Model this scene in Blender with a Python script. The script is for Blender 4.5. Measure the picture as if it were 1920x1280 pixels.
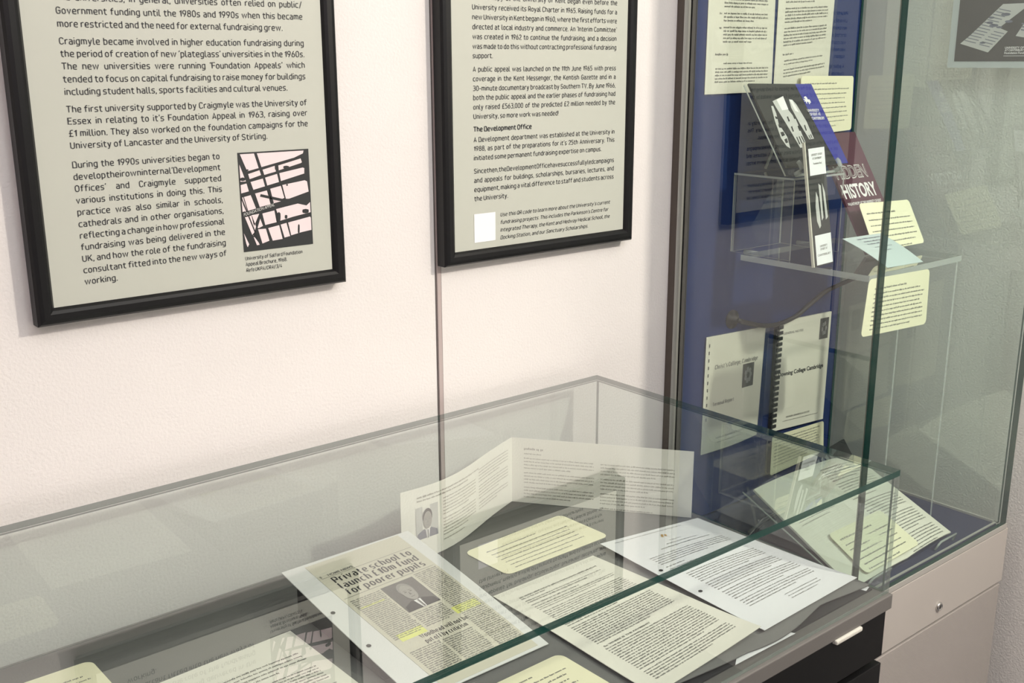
import bpy, bmesh, math, random
from mathutils import Vector, Matrix
for o in list(bpy.data.objects): bpy.data.objects.remove(o)
SC = bpy.context.scene; COL = SC.collection
random.seed(7)
V = Vector
# ------------------------------------------------------------------ camera
CX, CY, CZ = -1.32691, -1.41007, 1.65388
cam_d = bpy.data.cameras.new('camera'); cam = bpy.data.objects.new('camera', cam_d); COL.objects.link(cam)
R_, U_, F_ = V((.770633, -.637273, -.002846)), V((.163983, .193979, .967203)), V((.615821, .745825, -.253989))
m = Matrix.Identity(4)
for i, c in enumerate((R_, U_, -F_)):
    for j in range(3): m[j][i] = c[j]
m.translation = V((CX, CY, CZ)); cam.matrix_world = m
cam_d.sensor_width = 36; cam_d.lens = 1996.35 / 1920 * 36; cam_d.clip_start = .05
SC.camera = cam
# ------------------------------------------------------------------ world, lights, exposure
w = bpy.data.worlds.new('world'); SC.world = w; w.use_nodes = True
w.node_tree.nodes['Background'].inputs[0].default_value = (.8, .85, .95, 1); w.node_tree.nodes['Background'].inputs[1].default_value = .25
SC.view_settings.view_transform = 'Standard'; SC.view_settings.look = 'None'
SC.view_settings.gamma = 1; SC.view_settings.use_curve_mapping = False
SC.view_settings.exposure = -0.08
SC.cycles.transparent_max_bounces = 48
def area(name, loc, target, size, sizey, power, col):
    l = bpy.data.lights.new(name, 'AREA'); l.shape = 'RECTANGLE'; l.size = size; l.size_y = sizey; l.energy = power; l.color = col
    o = bpy.data.objects.new(name, l); COL.objects.link(o); o.location = loc
    o.rotation_euler = (V(target) - V(loc)).to_track_quat('-Z', 'Y').to_euler(); return o
area('key_spotlight', (.50, -2.15, 2.62), (-.1, -.3, 1.1), .10, .10, 40, (1, .925, .79))
area('ceiling_panel_light', (-.7, -1.6, 2.72), (-.7, -1.5, 0), 1.8, 1.2, 15, (1, .955, .93))
area('case_fill_light', (-.5, -1.9, 2.70), (.75, -.2, 1.2), .7, .7, 16, (.95, 1, .98))  # added fill, aimed right to brighten the inside of the tall showcase
area('far_ceiling_light', (-2.0, -2.4, 2.70), (-1.2, 0, 1.2), 1.0, 1.0, 22, (1, .86, .90))
# ------------------------------------------------------------------ materials
def mat(name, col, rough=.6, metal=0, bump=None, spec=.5, var=0, varscale=6, noise_col=None):
    M = bpy.data.materials.new(name); M.use_nodes = True; n = M.node_tree.nodes; l = M.node_tree.links
    b = n['Principled BSDF']; b.inputs['Base Color'].default_value = (*col, 1); b.inputs['Roughness'].default_value = rough
    b.inputs['Metallic'].default_value = metal; b.inputs['Specular IOR Level'].default_value = spec
    tc = n.new('ShaderNodeTexCoord')
    if bump:
        kind, scale, strength, dist = bump
        if kind == 'wave':
            t = n.new('ShaderNodeTexWave'); t.inputs['Scale'].default_value = scale; t.bands_direction = 'DIAGONAL'; o = t.outputs['Fac']
        else:
            t = n.new('ShaderNodeTexNoise'); t.inputs['Scale'].default_value = scale; t.inputs['Detail'].default_value = 3; o = t.outputs['Fac']
        l.new(tc.outputs['Object'], t.inputs['Vector'])
        bp = n.new('ShaderNodeBump'); bp.inputs['Strength'].default_value = strength; bp.inputs['Distance'].default_value = dist
        l.new(o, bp.inputs['Height']); l.new(bp.outputs[0], b.inputs['Normal'])
    t = n.new('ShaderNodeTexNoise'); t.inputs['Scale'].default_value = varscale; t.inputs['Detail'].default_value = 4
    l.new(tc.outputs['Object'], t.inputs['Vector'])
    mx = n.new('ShaderNodeMix'); mx.data_type = 'RGBA'
    k = var or .04
    mx.inputs[6].default_value = (*[c * (1 - k) for c in col], 1); mx.inputs[7].default_value = (*[min(1, c * (1 + k)) for c in col], 1)
    l.new(t.outputs['Fac'], mx.inputs[0]); l.new(mx.outputs[2], b.inputs['Base Color'])
    return M
def glass(name, tint, boost):
    M = bpy.data.materials.new(name); M.use_nodes = True; n = M.node_tree.nodes; l = M.node_tree.links
    n.remove(n['Principled BSDF']); out = n['Material Output']
    g = n.new('ShaderNodeNewGeometry'); fr = n.new('ShaderNodeFresnel'); fr.inputs['IOR'].default_value = 1.5
    mu = n.new('ShaderNodeMath'); mu.operation = 'MULTIPLY'; mu.use_clamp = True; mu.inputs[1].default_value = boost
    inv = n.new('ShaderNodeMath'); inv.operation = 'SUBTRACT'; inv.inputs[0].default_value = 1
    m2 = n.new('ShaderNodeMath'); m2.operation = 'MULTIPLY'
    tr = n.new('ShaderNodeBsdfTransparent'); gl = n.new('ShaderNodeBsdfGlossy'); gl.inputs['Roughness'].default_value = 0.0
    mc = n.new('ShaderNodeMix'); mc.data_type = 'RGBA'; mc.inputs[6].default_value = (*tint, 1); mc.inputs[7].default_value = (1, 1, 1, 1)
    ms = n.new('ShaderNodeMixShader')
    l.new(fr.outputs[0], mu.inputs[0]); l.new(g.outputs['Backfacing'], inv.inputs[1]); l.new(mu.outputs[0], m2.inputs[0]); l.new(inv.outputs[0], m2.inputs[1])
    l.new(g.outputs['Backfacing'], mc.inputs[0]); l.new(mc.outputs[2], tr.inputs[0])
    l.new(m2.outputs[0], ms.inputs[0]); l.new(tr.outputs[0], ms.inputs[1]); l.new(gl.outputs[0], ms.inputs[2]); l.new(ms.outputs[0], out.inputs[0])
    return M
def edge_glass(name, col, rough, amount):
    M = bpy.data.materials.new(name); M.use_nodes = True; n = M.node_tree.nodes; l = M.node_tree.links
    b = n['Principled BSDF']; b.inputs['Base Color'].default_value = (*col, 1); b.inputs['Roughness'].default_value = rough
    tr = n.new('ShaderNodeBsdfTransparent'); tr.inputs[0].default_value = (.9, .95, .93, 1); ms = n.new('ShaderNodeMixShader'); ms.inputs[0].default_value = amount
    l.new(tr.outputs[0], ms.inputs[1]); l.new(b.outputs[0], ms.inputs[2]); l.new(ms.outputs[0], n['Material Output'].inputs[0])
    return M
M = dict(
    wall=mat('white_wallpaper', (.76, .72, .71), .75, bump=('n', 230, .34, .0030), var=.03, spec=.3),
    wall2=mat('side_wallpaper', (.78, .75, .72), .75, bump=('n', 230, .38, .003), var=.03, spec=.3),
    ceil=mat('ceiling_paint', (.8, .8, .8), .9), floor=mat('grey_carpet', (.12, .12, .13), .95, bump=('n', 400, .5, .003)),
    joint=mat('joint_strip', (.46, .38, .37), .55), seam=mat('joint_shadow_gap', (.1, .085, .08), .7),
    frame=mat('black_frame_wood', (.007, .007, .008), .42, bump=('n', 60, .05, .001), spec=.3),
    backing=mat('grey_backing_board', (.42, .43, .45), .6),
    panel=mat('pale_panel_print', (.50, .51, .455), .5, var=.015, spec=.35),
    ink=mat('black_ink', (.03, .03, .035), .6), grey_ink=mat('grey_ink', (.20, .195, .18), .7), soft_ink=mat('soft_ink', (.30, .29, .25), .8),
    white_ink=mat('white_print', (.85, .83, .83), .6), pink=mat('pink_print', (.78, .66, .68), .6), dark=mat('dark_print', (.022, .024, .026), .5),
    mid=mat('mid_grey_print', (.25, .25, .25), .6), light=mat('light_grey_print', (.55, .55, .53), .6), marker=mat('yellow_marker', (.72, .74, .22), .7),
    slate=mat('slate_print', (.16, .17, .22), .6),
    glass=glass('clear_glass', (.92, .97, .95), 2.5), frontglass=glass('clear_front_glass', (.885, .965, .938), 1.3), acrylic=glass('clear_acrylic', (.97, .975, .97), 1.6), sleeve=glass('plastic_sleeve', (.97, .97, .96), 1.3),
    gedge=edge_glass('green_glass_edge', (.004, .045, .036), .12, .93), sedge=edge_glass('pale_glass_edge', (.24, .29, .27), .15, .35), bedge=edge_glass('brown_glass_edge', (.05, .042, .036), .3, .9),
    aedge=edge_glass('acrylic_edge', (.62, .64, .62), .25, .5),
    slab=mat('grey_metal_slab', (.135, .127, .12), .42), drawer=mat('black_drawer', (.005, .005, .0055), .5, var=.05, spec=.22),
    under=mat('dark_case_floor', (.02, .02, .022), .7), mat_=mat('grey_felt', (.165, .163, .158), .92, bump=('n', 500, .3, .001), var=.06),
    leafp=mat('off_white_paper', (.86, .84, .77), .7, var=.01), cream=mat('cream_paper', (.81, .785, .70), .7, var=.02), white=mat('white_paper', (.83, .83, .86), .7, var=.01), news=mat('newsprint', (.60, .57, .47), .8, var=.04),
    card=mat('yellow_card', (.87, .83, .60), .65, var=.01), grey_paper=mat('grey_white_paper', (.70, .70, .69), .7, var=.02),
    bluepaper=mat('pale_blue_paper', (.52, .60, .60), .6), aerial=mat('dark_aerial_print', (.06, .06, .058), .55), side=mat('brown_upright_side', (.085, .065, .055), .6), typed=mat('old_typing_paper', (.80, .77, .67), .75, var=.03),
    fabric=mat('blue_fabric', (.014, .032, .125), .95, bump=('n', 900, .3, .0006), spec=.15), floorblue=mat('blue_base_board', (.060, .066, .115), .9, spec=.2),
    alu=mat('aluminium', (.52, .50, .47), .4, .3), cab=mat('cabinet_metal', (.50, .46, .43), .5, var=.02), cab2=mat('ribbed_cabinet_metal', (.41, .375, .355), .55, bump=('wave', 170, .35, .001), var=.02),
    dark_gap=mat('rubber_seal', (.02, .02, .02), .6), chrome=mat('chrome', (.75, .74, .72), .15, 1.0),
    purple=mat('plum_print', (.10, .035, .055), .45), cover_blue=mat('royal_blue_print', (.035, .04, .30), .4), spine=mat('cream_spine', (.70, .66, .56), .7),
    handle=mat('worn_white_handle', (.62, .60, .54), .6, bump=('n', 120, .5, .002), var=.1), cable=mat('black_cable', (.012, .012, .012), .5), skin=mat('halftone_face', (.34, .32, .30), .7), hair=mat('halftone_hair', (.27, .26, .245), .7), murk=mat('halftone_background', (.13, .125, .12), .7),
)
# ------------------------------------------------------------------ helpers
def link(name, verts, faces, mats, parent=None, midx=None, smooth=False):
    me = bpy.data.meshes.new(name); me.from_pydata([tuple(v) for v in verts], [], faces)
    for mm in (mats if isinstance(mats, (list, tuple)) else [mats]): me.materials.append(mm)
    if midx: me.polygons.foreach_set('material_index', midx)
    if smooth: me.polygons.foreach_set('use_smooth', [True] * len(me.polygons))
    me.update(); o = bpy.data.objects.new(name, me); COL.objects.link(o)
    if parent: attach(o, parent)
    return o
def attach(o, parent):
    o.parent = parent; o.matrix_parent_inverse = world_of(parent).inverted()
def world_of(o):
    mw = Matrix.Translation(o.location)
    return mw
def thing(name, loc, label, cat, group=None):
    o = bpy.data.objects.new(name, None); COL.objects.link(o); o.location = loc; o.empty_display_size = .05
    return tag(o, label, cat, group)
def tag(o, label, cat, group=None):
    o['label'] = label; o['category'] = cat
    if group: o['group'] = group
    return o
def structure(o): o['kind'] = 'structure'; return o
BF = [(0, 3, 2, 1), (4, 5, 6, 7), (0, 1, 5, 4), (1, 2, 6, 5), (2, 3, 7, 6), (3, 0, 4, 7)]   # -z +z -y +x +y -x
def bv(a, b): return [(a[0], a[1], a[2]), (b[0], a[1], a[2]), (b[0], b[1], a[2]), (a[0], b[1], a[2]), (a[0], a[1], b[2]), (b[0], a[1], b[2]), (b[0], b[1], b[2]), (a[0], b[1], b[2])]
def box(name, a, b, mt, parent=None, bevel=0, midx=None, segs=2):
    o = link(name, bv(a, b), BF, mt, parent, midx)
    if bevel:
        md = o.modifiers.new('bevel', 'BEVEL'); md.width = bevel; md.segments = segs; md.limit_method = 'ANGLE'
    return o
def pane(name, a, b, parent, edge='gedge', main=None, em=None):
    d = [abs(b[i] - a[i]) for i in range(3)]; ax = d.index(min(d)); fa = {2: (0, 1), 1: (2, 4), 0: (3, 5)}[ax]
    return link(name, bv(a, b), BF, [M[main or 'glass'], M[edge]], parent, [0 if i in fa else 1 for i in range(6)])
def tube(name, pts, r, mt, parent=None, seg=8):
    cu = []; n = len(pts); P = [V(p) for p in pts]; vs = []; fs = []
    up = V((0, 0, 1))
    for i in range(n):
        t = (P[min(i + 1, n - 1)] - P[max(i - 1, 0)]).normalized(); a = t.cross(up)
        if a.length < .01: a = t.cross(V((1, 0, 0)))
        a.normalize(); b = t.cross(a)
        for k in range(seg):
            an = 2 * math.pi * k / seg; vs.append(P[i] + (a * math.cos(an) + b * math.sin(an)) * r)
    for i in range(n - 1):
        for k in range(seg): fs.append((i * seg + k, i * seg + (k + 1) % seg, (i + 1) * seg + (k + 1) % seg, (i + 1) * seg + k))
    fs.append(tuple(range(seg))[::-1]); fs.append(tuple(range((n - 1) * seg, n * seg)))
    return link(name, vs, fs, mt, parent, smooth=True)
# glyph cache: the built-in font turned into flat mesh words
_tc = bpy.data.curves.new('scratch', 'FONT'); _to = bpy.data.objects.new('scratch', _tc); COL.objects.link(_to); _tc.resolution_u = 3; _tc.size = 1
_cache = {}
def word(s, bold=0):
    if (s, bold) not in _cache:
        _tc.body = s; _tc.offset = bold; bpy.context.view_layer.update()
        me = _to.to_mesh(); vs = [(v.co.x, v.co.y) for v in me.vertices]; fs = [tuple(p.vertices) for p in me.polygons]
        _to.to_mesh_clear()
        x0 = min(v[0] for v in vs); x1 = max(v[0] for v in vs)
        _cache[(s, bold)] = ([(x - x0, y) for x, y in vs], fs, x1 - x0)
    return _cache[(s, bold)]
# stroke font: narrow signage letters drawn as centre lines (x-height 5, capitals 7 units, rounded corners)
GL = {
'a': (3.0, [([(.35, 5), (3, 5), (3, 0)], 1.4), ([(3, 2.9), (0, 2.9), (0, 0), (3, 0)], 1.25)]), 'b': (3.2, [([(0, 0), (0, 7.3)], 0), ([(0, 5), (3.2, 5), (3.2, 0), (0, 0)], 1.5)]),
'c': (2.9, [([(2.9, 5), (0, 5), (0, 0), (2.9, 0)], 1.5)]), 'd': (3.2, [([(3.2, 0), (3.2, 7.3)], 0), ([(3.2, 5), (0, 5), (0, 0), (3.2, 0)], 1.5)]),
'e': (3.2, [([(0, 2.5), (3.2, 2.5), (3.2, 5), (1.5, 5)], 1.5, 1), ([(1.6, 5), (0, 5), (0, 0), (3, 0)], 1.5)]), 'f': (2.4, [([(2.4, 7.2), (.8, 7.2), (.8, 0)], 1.3), ([(0, 5), (2.3, 5)], 0)]),
'g': (3.2, [([(3.2, 0), (0, 0), (0, 5), (3.2, 5)], 1.5), ([(3.2, 5), (3.2, -2), (.3, -2)], 1.4)]), 'h': (3.1, [([(0, 0), (0, 7.3)], 0), ([(0, 5), (3.1, 5), (3.1, 0)], 1.5)]),
'i': (0, [([(0, 0), (0, 5)], 0), ([(0, 6.6), (0, 7.4)], 0)]), 'j': (.9, [([(.9, 5), (.9, -2), (-.2, -2)], 1), ([(.9, 6.6), (.9, 7.4)], 0)]), 'k': (3, [([(0, 0), (0, 7.3)], 0), ([(2.9, 5), (.3, 2.1)], 0), ([(1.2, 3), (3.1, 0)], 0)]),
'l': (.9, [([(0, 7.3), (0, 0), (1.1, 0)], .9)]), 'm': (5, [([(0, 0), (0, 5)], 0), ([(0, 5), (2.5, 5), (2.5, 0)], 1.2), ([(2.3, 5), (5, 5), (5, 0)], 1.2)]), 'n': (3.1, [([(0, 0), (0, 5)], 0), ([(0, 5), (3.1, 5), (3.1, 0)], 1.5)]),
'o': (3.2, [([(1.6, 5), (0, 5), (0, 0), (3.2, 0), (3.2, 5), (1.5, 5)], 1.55)]), 'p': (3.2, [([(0, 5), (0, -2.1)], 0), ([(0, 5), (3.2, 5), (3.2, 0), (0, 0)], 1.5)]), 'q': (3.2, [([(3.2, 5), (3.2, -2.1)], 0), ([(3.2, 5), (0, 5), (0, 0), (3.2, 0)], 1.5)]),
'r': (2, [([(0, 0), (0, 5)], 0), ([(0, 3.2), (0, 5), (2.1, 5)], 1.5)]), 's': (2.8, [([(2.7, 5), (.05, 5), (.05, 2.6), (2.8, 2.4), (2.8, 0), (0, 0)], 1.15)]), 't': (2.3, [([(.8, 6.6), (.8, 0), (2.3, 0)], 1.3), ([(0, 5), (2.3, 5)], 0)]),
'u': (3.1, [([(0, 5), (0, 0), (3.1, 0)], 1.5), ([(3.1, 5), (3.1, 0)], 0)]), 'v': (3.2, [([(0, 5), (1.6, 0), (3.2, 5)], 0)]), 'w': (5.6, [([(0, 5), (1.45, 0), (2.8, 5), (4.15, 0), (5.6, 5)], 0)]), 'x': (3, [([(0, 5), (3, 0)], 0), ([(3, 5), (0, 0)], 0)]),
'y': (3.2, [([(0, 5), (1.6, 0)], 0), ([(3.2, 5), (1.1, -2), (.2, -2)], .6)]), 'z': (2.9, [([(0, 5), (2.9, 5), (0, 0), (2.9, 0)], 0)]),
'A': (4, [([(0, 0), (2, 7), (4, 0)], 0), ([(.6, 2), (3.4, 2)], 0)]), 'B': (3.6, [([(0, 3.7), (0, 7), (3.3, 7), (3.3, 3.7), (0, 3.7)], 1.4, 2), ([(0, 3.7), (3.7, 3.7), (3.7, 0), (0, 0), (0, 3.7)], 1.5, 2)]),
'C': (3.5, [([(3.5, 5.6), (3.5, 7), (0, 7), (0, 0), (3.5, 0), (3.5, 1.4)], 1.7)]), 'D': (3.7, [([(0, 0), (0, 7), (3.7, 7), (3.7, 0), (0, 0)], 1.7, 2)]), 'E': (3.1, [([(3.2, 7), (0, 7), (0, 0), (3.2, 0)], 0), ([(0, 3.6), (2.8, 3.6)], 0)]), 'F': (3, [([(3.1, 7), (0, 7), (0, 0)], 0), ([(0, 3.5), (2.8, 3.5)], 0)]),
'G': (3.6, [([(3.5, 5.6), (3.5, 7), (0, 7), (0, 0), (3.6, 0), (3.6, 3.4), (2, 3.4)], 1.7, 3)]), 'H': (3.8, [([(0, 0), (0, 7)], 0), ([(3.8, 0), (3.8, 7)], 0), ([(0, 3.6), (3.8, 3.6)], 0)]), 'I': (0, [([(0, 0), (0, 7)], 0)]), 'J': (2.4, [([(2.4, 7), (2.4, 0), (0, 0)], 1.5)]),
'K': (3.7, [([(0, 0), (0, 7)], 0), ([(3.5, 7), (.2, 2.7)], 0), ([(1.3, 4), (3.8, 0)], 0)]), 'L': (3, [([(0, 7), (0, 0), (3.1, 0)], 0)]), 'M': (4.8, [([(0, 0), (0, 7), (2.4, 2.2), (4.8, 7), (4.8, 0)], 0)]), 'N': (3.9, [([(0, 0), (0, 7), (3.9, 0), (3.9, 7)], 0)]),
'O': (3.8, [([(1.9, 7), (0, 7), (0, 0), (3.8, 0), (3.8, 7), (1.8, 7)], 1.85)]), 'P': (3.6, [([(0, 0), (0, 7), (3.6, 7), (3.6, 3), (0, 3)], 1.6, 2)]), 'Q': (3.8, [([(1.9, 7), (0, 7), (0, 0), (3.8, 0), (3.8, 7), (1.8, 7)], 1.85), ([(2.3, 1.5), (4, -.4)], 0)]), 'R': (3.7, [([(0, 0), (0, 7), (3.6, 7), (3.6, 3.2), (0, 3.2)], 1.6, 2), ([(1.8, 3.2), (3.8, 0)], 0)]),
'S': (3.5, [([(3.4, 5.9), (3.4, 7), (0, 7), (0, 3.8), (3.5, 3.4), (3.5, 0), (0, 0), (0, 1.2)], 1.6)]), 'T': (3.8, [([(0, 7), (3.8, 7)], 0), ([(1.9, 7), (1.9, 0)], 0)]), 'U': (3.8, [([(0, 7), (0, 0), (3.8, 0), (3.8, 7)], 1.8)]), 'V': (4, [([(0, 7), (2, 0), (4, 7)], 0)]), 'W': (6, [([(0, 7), (1.5, 0), (3, 7), (4.5, 0), (6, 7)], 0)]), 'Y': (3.8, [([(0, 7), (1.9, 3), (3.8, 7)], 0), ([(1.9, 3), (1.9, 0)], 0)]),
'0': (3.4, [([(1.7, 7), (0, 7), (0, 0), (3.4, 0), (3.4, 7), (1.6, 7)], 1.65)]), '1': (1.5, [([(0, 5.5), (1.5, 7), (1.5, 0)], 0)]), '2': (3.3, [([(.1, 5.5), (.1, 7), (3.3, 7), (3.3, 4.4), (0, 0), (3.4, 0)], 1.5, 4)]), '3': (3.3, [([(.2, 7), (3.2, 7), (3.2, 3.8), (1.2, 3.8)], 1.4), ([(1.2, 3.8), (3.4, 3.8), (3.4, 0), (0, 0)], 1.5)]),
'4': (3.6, [([(1.8, 7), (0, 1.8), (3.7, 1.8)], 0), ([(2.7, 3.6), (2.7, 0)], 0)]), '5': (3.3, [([(3, 7), (.3, 7), (.1, 4), (3.3, 4.3), (3.3, 0), (0, 0)], 1.4, 5)]), '6': (3.4, [([(2.2, 7), (0, 3), (0, 0), (3.4, 0), (3.4, 4), (.5, 4)], 1.6)]), '8': (3.4, [([(1.7, 7), (.2, 7), (.2, 3.8), (3.2, 3.8), (3.2, 7), (1.6, 7)], 1.3), ([(1.7, 3.8), (0, 3.8), (0, 0), (3.4, 0), (3.4, 3.8), (1.6, 3.8)], 1.5)]),
'9': (3.4, [([(1.2, 0), (3.4, 4), (3.4, 7), (0, 7), (0, 3), (2.9, 3)], 1.6)]), '.': (0, [([(0, -.45), (0, .65)], 0)]), ',': (0, [([(.1, .5), (-.3, -1.3)], 0)]), '\u2018': (0, [([(0, 5.8), (.3, 7.3)], 0)]), '\u2019': (0, [([(.3, 7.3), (0, 5.8)], 0)]), '!': (0, [([(0, 7), (0, 2)], 0), ([(0, -.1), (0, .5)], 0)]),
'/': (2.6, [([(0, -1), (2.6, 7.4)], 0)]), '-': (2, [([(0, 2.8), (2, 2.8)], 0)]), '\u00a3': (3.4, [([(3.3, 7), (1, 7), (.9, 0)], 1.4), ([(0, 0), (3.4, 0)], 0), ([(0, 3.4), (2.6, 3.4)], 0)]), '&': (3.4, [([(3.4, 3), (2, 0), (0, 0), (0, 3), (2.5, 5), (2.3, 7), (.6, 7), (.6, 5), (3.4, 0)], .8)])}
SHARP = {1: (1,), 2: (0, 1, -2), 3: (5,), 4: (3, 4), 5: (1, 2)}
def rounded_path(pts, r, sharp=()):
    out = [pts[0]]; n = len(pts)
    for i in range(1, n - 1):
        a, b, c = (Vector(pts[i - 1]), Vector(pts[i]), Vector(pts[i + 1]))
        if r == 0 or i in sharp: out.append(tuple(b)); continue
        u, v = (a - b), (c - b); ru, rv = (r * (1.4 if abs(e.y) > abs(e.x) else 1.08) for e in (u, v))
        u = u.normalized() * min(ru, u.length * (.5 if 1 < i else .98)); v = v.normalized() * min(rv, v.length * (.5 if i < n - 2 else .98))
        for k in range(6):
            t = k / 5; out.append(tuple((b + u) * (1 - t) ** 2 + b * 2 * t * (1 - t) + (b + v) * t ** 2))
    out.append(pts[-1]); return out
def stroke_word(s_, wt=.95, serif=0):
    key = (s_, 'st', wt, serif)
    if key in _cache: return _cache[key]
    V_, F2 = [], []; x = 0
    for ch in s_:
        if ch == "'": ch = '\u2019'
        if ch == '-' or ch in GL: g = GL[ch]
        else: g = GL['o']
        for st in g[1]:
            P = [Vector(q) for q in rounded_path(st[0], st[1], [k % len(st[0]) for k in SHARP[st[2]]] if len(st) > 2 else ())]
            Q = [P[0]]
            for q in P[1:]:
                if (q - Q[-1]).length > .02: Q.append(q)
            n = len(Q); k0 = len(V_)
            d0 = (Q[1] - Q[0]).normalized(); d1 = (Q[-1] - Q[-2]).normalized()
            Q[0] = Q[0] - d0 * wt * .45 * (abs(d0.x) if not serif else 0); Q[-1] = Q[-1] + d1 * wt * .45 * (abs(d1.x) if not serif else 0)
            for i in range(n):
                d = (Q[min(i + 1, n - 1)] - Q[max(i - 1, 0)]).normalized(); nn = Vector((-d.y, d.x)); m_ = 1
                if 0 < i < n - 1:
                    e = (Q[i] - Q[i - 1]).normalized(); m_ = min(1.7, 1 / max(.4, abs(nn.dot(Vector((-e.y, e.x))))))
                hw = wt / 2 * m_ if not serif else wt / 2 * m_ * (.66 + .62 * abs(d.y) ** 1.2)
                V_.append((x + Q[i].x + nn.x * hw, Q[i].y + nn.y * hw)); V_.append((x + Q[i].x - nn.x * hw, Q[i].y - nn.y * hw))
            for i in range(n - 1): F2.append((k0 + 2 * i, k0 + 2 * i + 1, k0 + 2 * i + 3, k0 + 2 * i + 2))
            if serif:
                for q, d in ((Q[0], d0), (Q[-1], d1)):
                    if abs(d.y) > .7 and min(abs(q.y - t) for t in (0, 5, 7, 7.3, -2.1)) < .05:
                        k0 = len(V_); sw = .72; V_ += [(x + q.x - sw, q.y - .18), (x + q.x + sw, q.y - .18), (x + q.x + sw, q.y + .18), (x + q.x - sw, q.y + .18)]; F2.append((k0, k0 + 1, k0 + 2, k0 + 3))
        x += g[0] + 1.95 + (.75 if serif else 0)
    w_ = x - 1.0
    _cache[key] = ([(a / 10 + .05, b / 10) for a, b in V_], F2, w_ / 10); return _cache[key]
FONT = ['sans']
def getword(t, bold=0):
    if FONT[0] == 'stroke': return stroke_word(t, .98 + bold * 18)
    if FONT[0] == 'serif': return stroke_word(t, 1.2, 1)
    return word(t, bold)
class Page:
    """a thin sheet spanned by four corners, with optional bulge; prints are laid on it in metres from its top left corner"""
    def __init__(s, TL, TR, BR, BL, bulge=None, size=None):
        s.c = [V(p) for p in (TL, TR, BR, BL)]; s.bulge = bulge or (lambda a, b: 0)
        s.W = (s.c[1] - s.c[0]).length; s.H = (s.c[3] - s.c[0]).length
        if size: s.W, s.H = size
        s.n = (s.c[3] - s.c[0]).cross(s.c[1] - s.c[0]).normalized()
    def flat(s): s.c[2] = s.c[1] + s.c[3] - s.c[0]; return s
    def at(s, a, b, off=0):
        TL, TR, BR, BL = s.c
        return TL * (1 - a) * (1 - b) + TR * a * (1 - b) + BR * a * b + BL * (1 - a) * b + s.n * (s.bulge(a, b) + off)
    def m(s, x, y, off=0): return s.at(x / s.W, y / s.H, off)
    def sheet(s, name, mt, parent=None, th=.0006, nx=1, ny=1):
        vs = []; fs = []
        for k in (0, -th):
            for j in range(ny + 1):
                for i in range(nx + 1): vs.append(s.at(i / nx, j / ny, k))
        N = (nx + 1) * (ny + 1); q = lambda i, j: j * (nx + 1) + i
        for j in range(ny):
            for i in range(nx):
                a, b, c, d = q(i, j), q(i + 1, j), q(i + 1, j + 1), q(i, j + 1)
                fs.append((a, d, c, b)); fs.append((a + N, b + N, c + N, d + N))
        for i in range(nx):
            for j, f in ((0, 1), (ny, 0)):
                a, b = q(i, j), q(i + 1, j); fs.append((a, b, b + N, a + N) if f else (b, a, a + N, b + N))
        for j in range(ny):
            for i, f in ((0, 0), (nx, 1)):
                a, b = q(i, j), q(i, j + 1); fs.append((a, b, b + N, a + N) if f else (b, a, a + N, b + N))
        return link(name, vs, fs, mt, parent, smooth=False)
    def rounded(s, name, mt, parent=None, th=.0006, r=.012):
        ring = []
        for cx, cy, a0 in ((s.W - r, r, -90), (s.W - r, s.H - r, 0), (r, s.H - r, 90), (r, r, 180)):
            for k in range(6):
                a = math.radians(a0 + k * 18); ring.append((cx + r * math.cos(a), cy + r * math.sin(a)))
        n = len(ring); vs = [s.m(x, y) for x, y in ring] + [s.m(x, y, -th) for x, y in ring]
        fs = [tuple(range(n))[::-1], tuple(range(n, 2 * n))] + [(i, (i + 1) % n, (i + 1) % n + n, i + n) for i in range(n)]
        return link(name, vs, fs, mt, parent)
    # printing ------------------------------------------------------
    def text(s, B, body, x0, y, em, xs, width=None, shear=0, bold=0, gap=.28):
        ws = [getword(t, bold) for t in body.split(' ')]; tot = sum(wd[2] for wd in ws) * em * xs
        g = gap * em * xs
        if width and len(ws) > 1: g = (width - tot) / (len(ws) - 1)
        x = x0
        for vs, fs, wd in ws:
            k = len(B.v)
            for vx, vy in vs: B.v.append(s.m(x + (vx + vy * shear) * em * xs, y - vy * em, B.off))
            B.f += [tuple(k + i for i in f) for f in fs]; x += wd * em * xs + g
        return x - g - x0
    def fit(s, B, body, x0, y, width, em, **k):
        nat = sum(getword(t, k.get('bold', 0))[2] for t in body.split(' ')) + .28 * (len(body.split(' ')) - 1)
        s.text(B, body, x0, y, em, width / nat / em, **k)
    def rect(s, B, x0, y0, x1, y1): s.poly(B, [(x0, y0), (x1, y0), (x1, y1), (x0, y1)])
    def poly(s, B, pts):
        k = len(B.v); B.v += [s.m(x, y, B.off) for x, y in pts]
        ar = sum(pts[i][0] * pts[(i + 1) % len(pts)][1] - pts[(i + 1) % len(pts)][0] * pts[i][1] for i in range(len(pts)))
        f = tuple(range(k, k + len(pts))); B.f.append(f[::-1] if ar > 0 else f)
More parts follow.
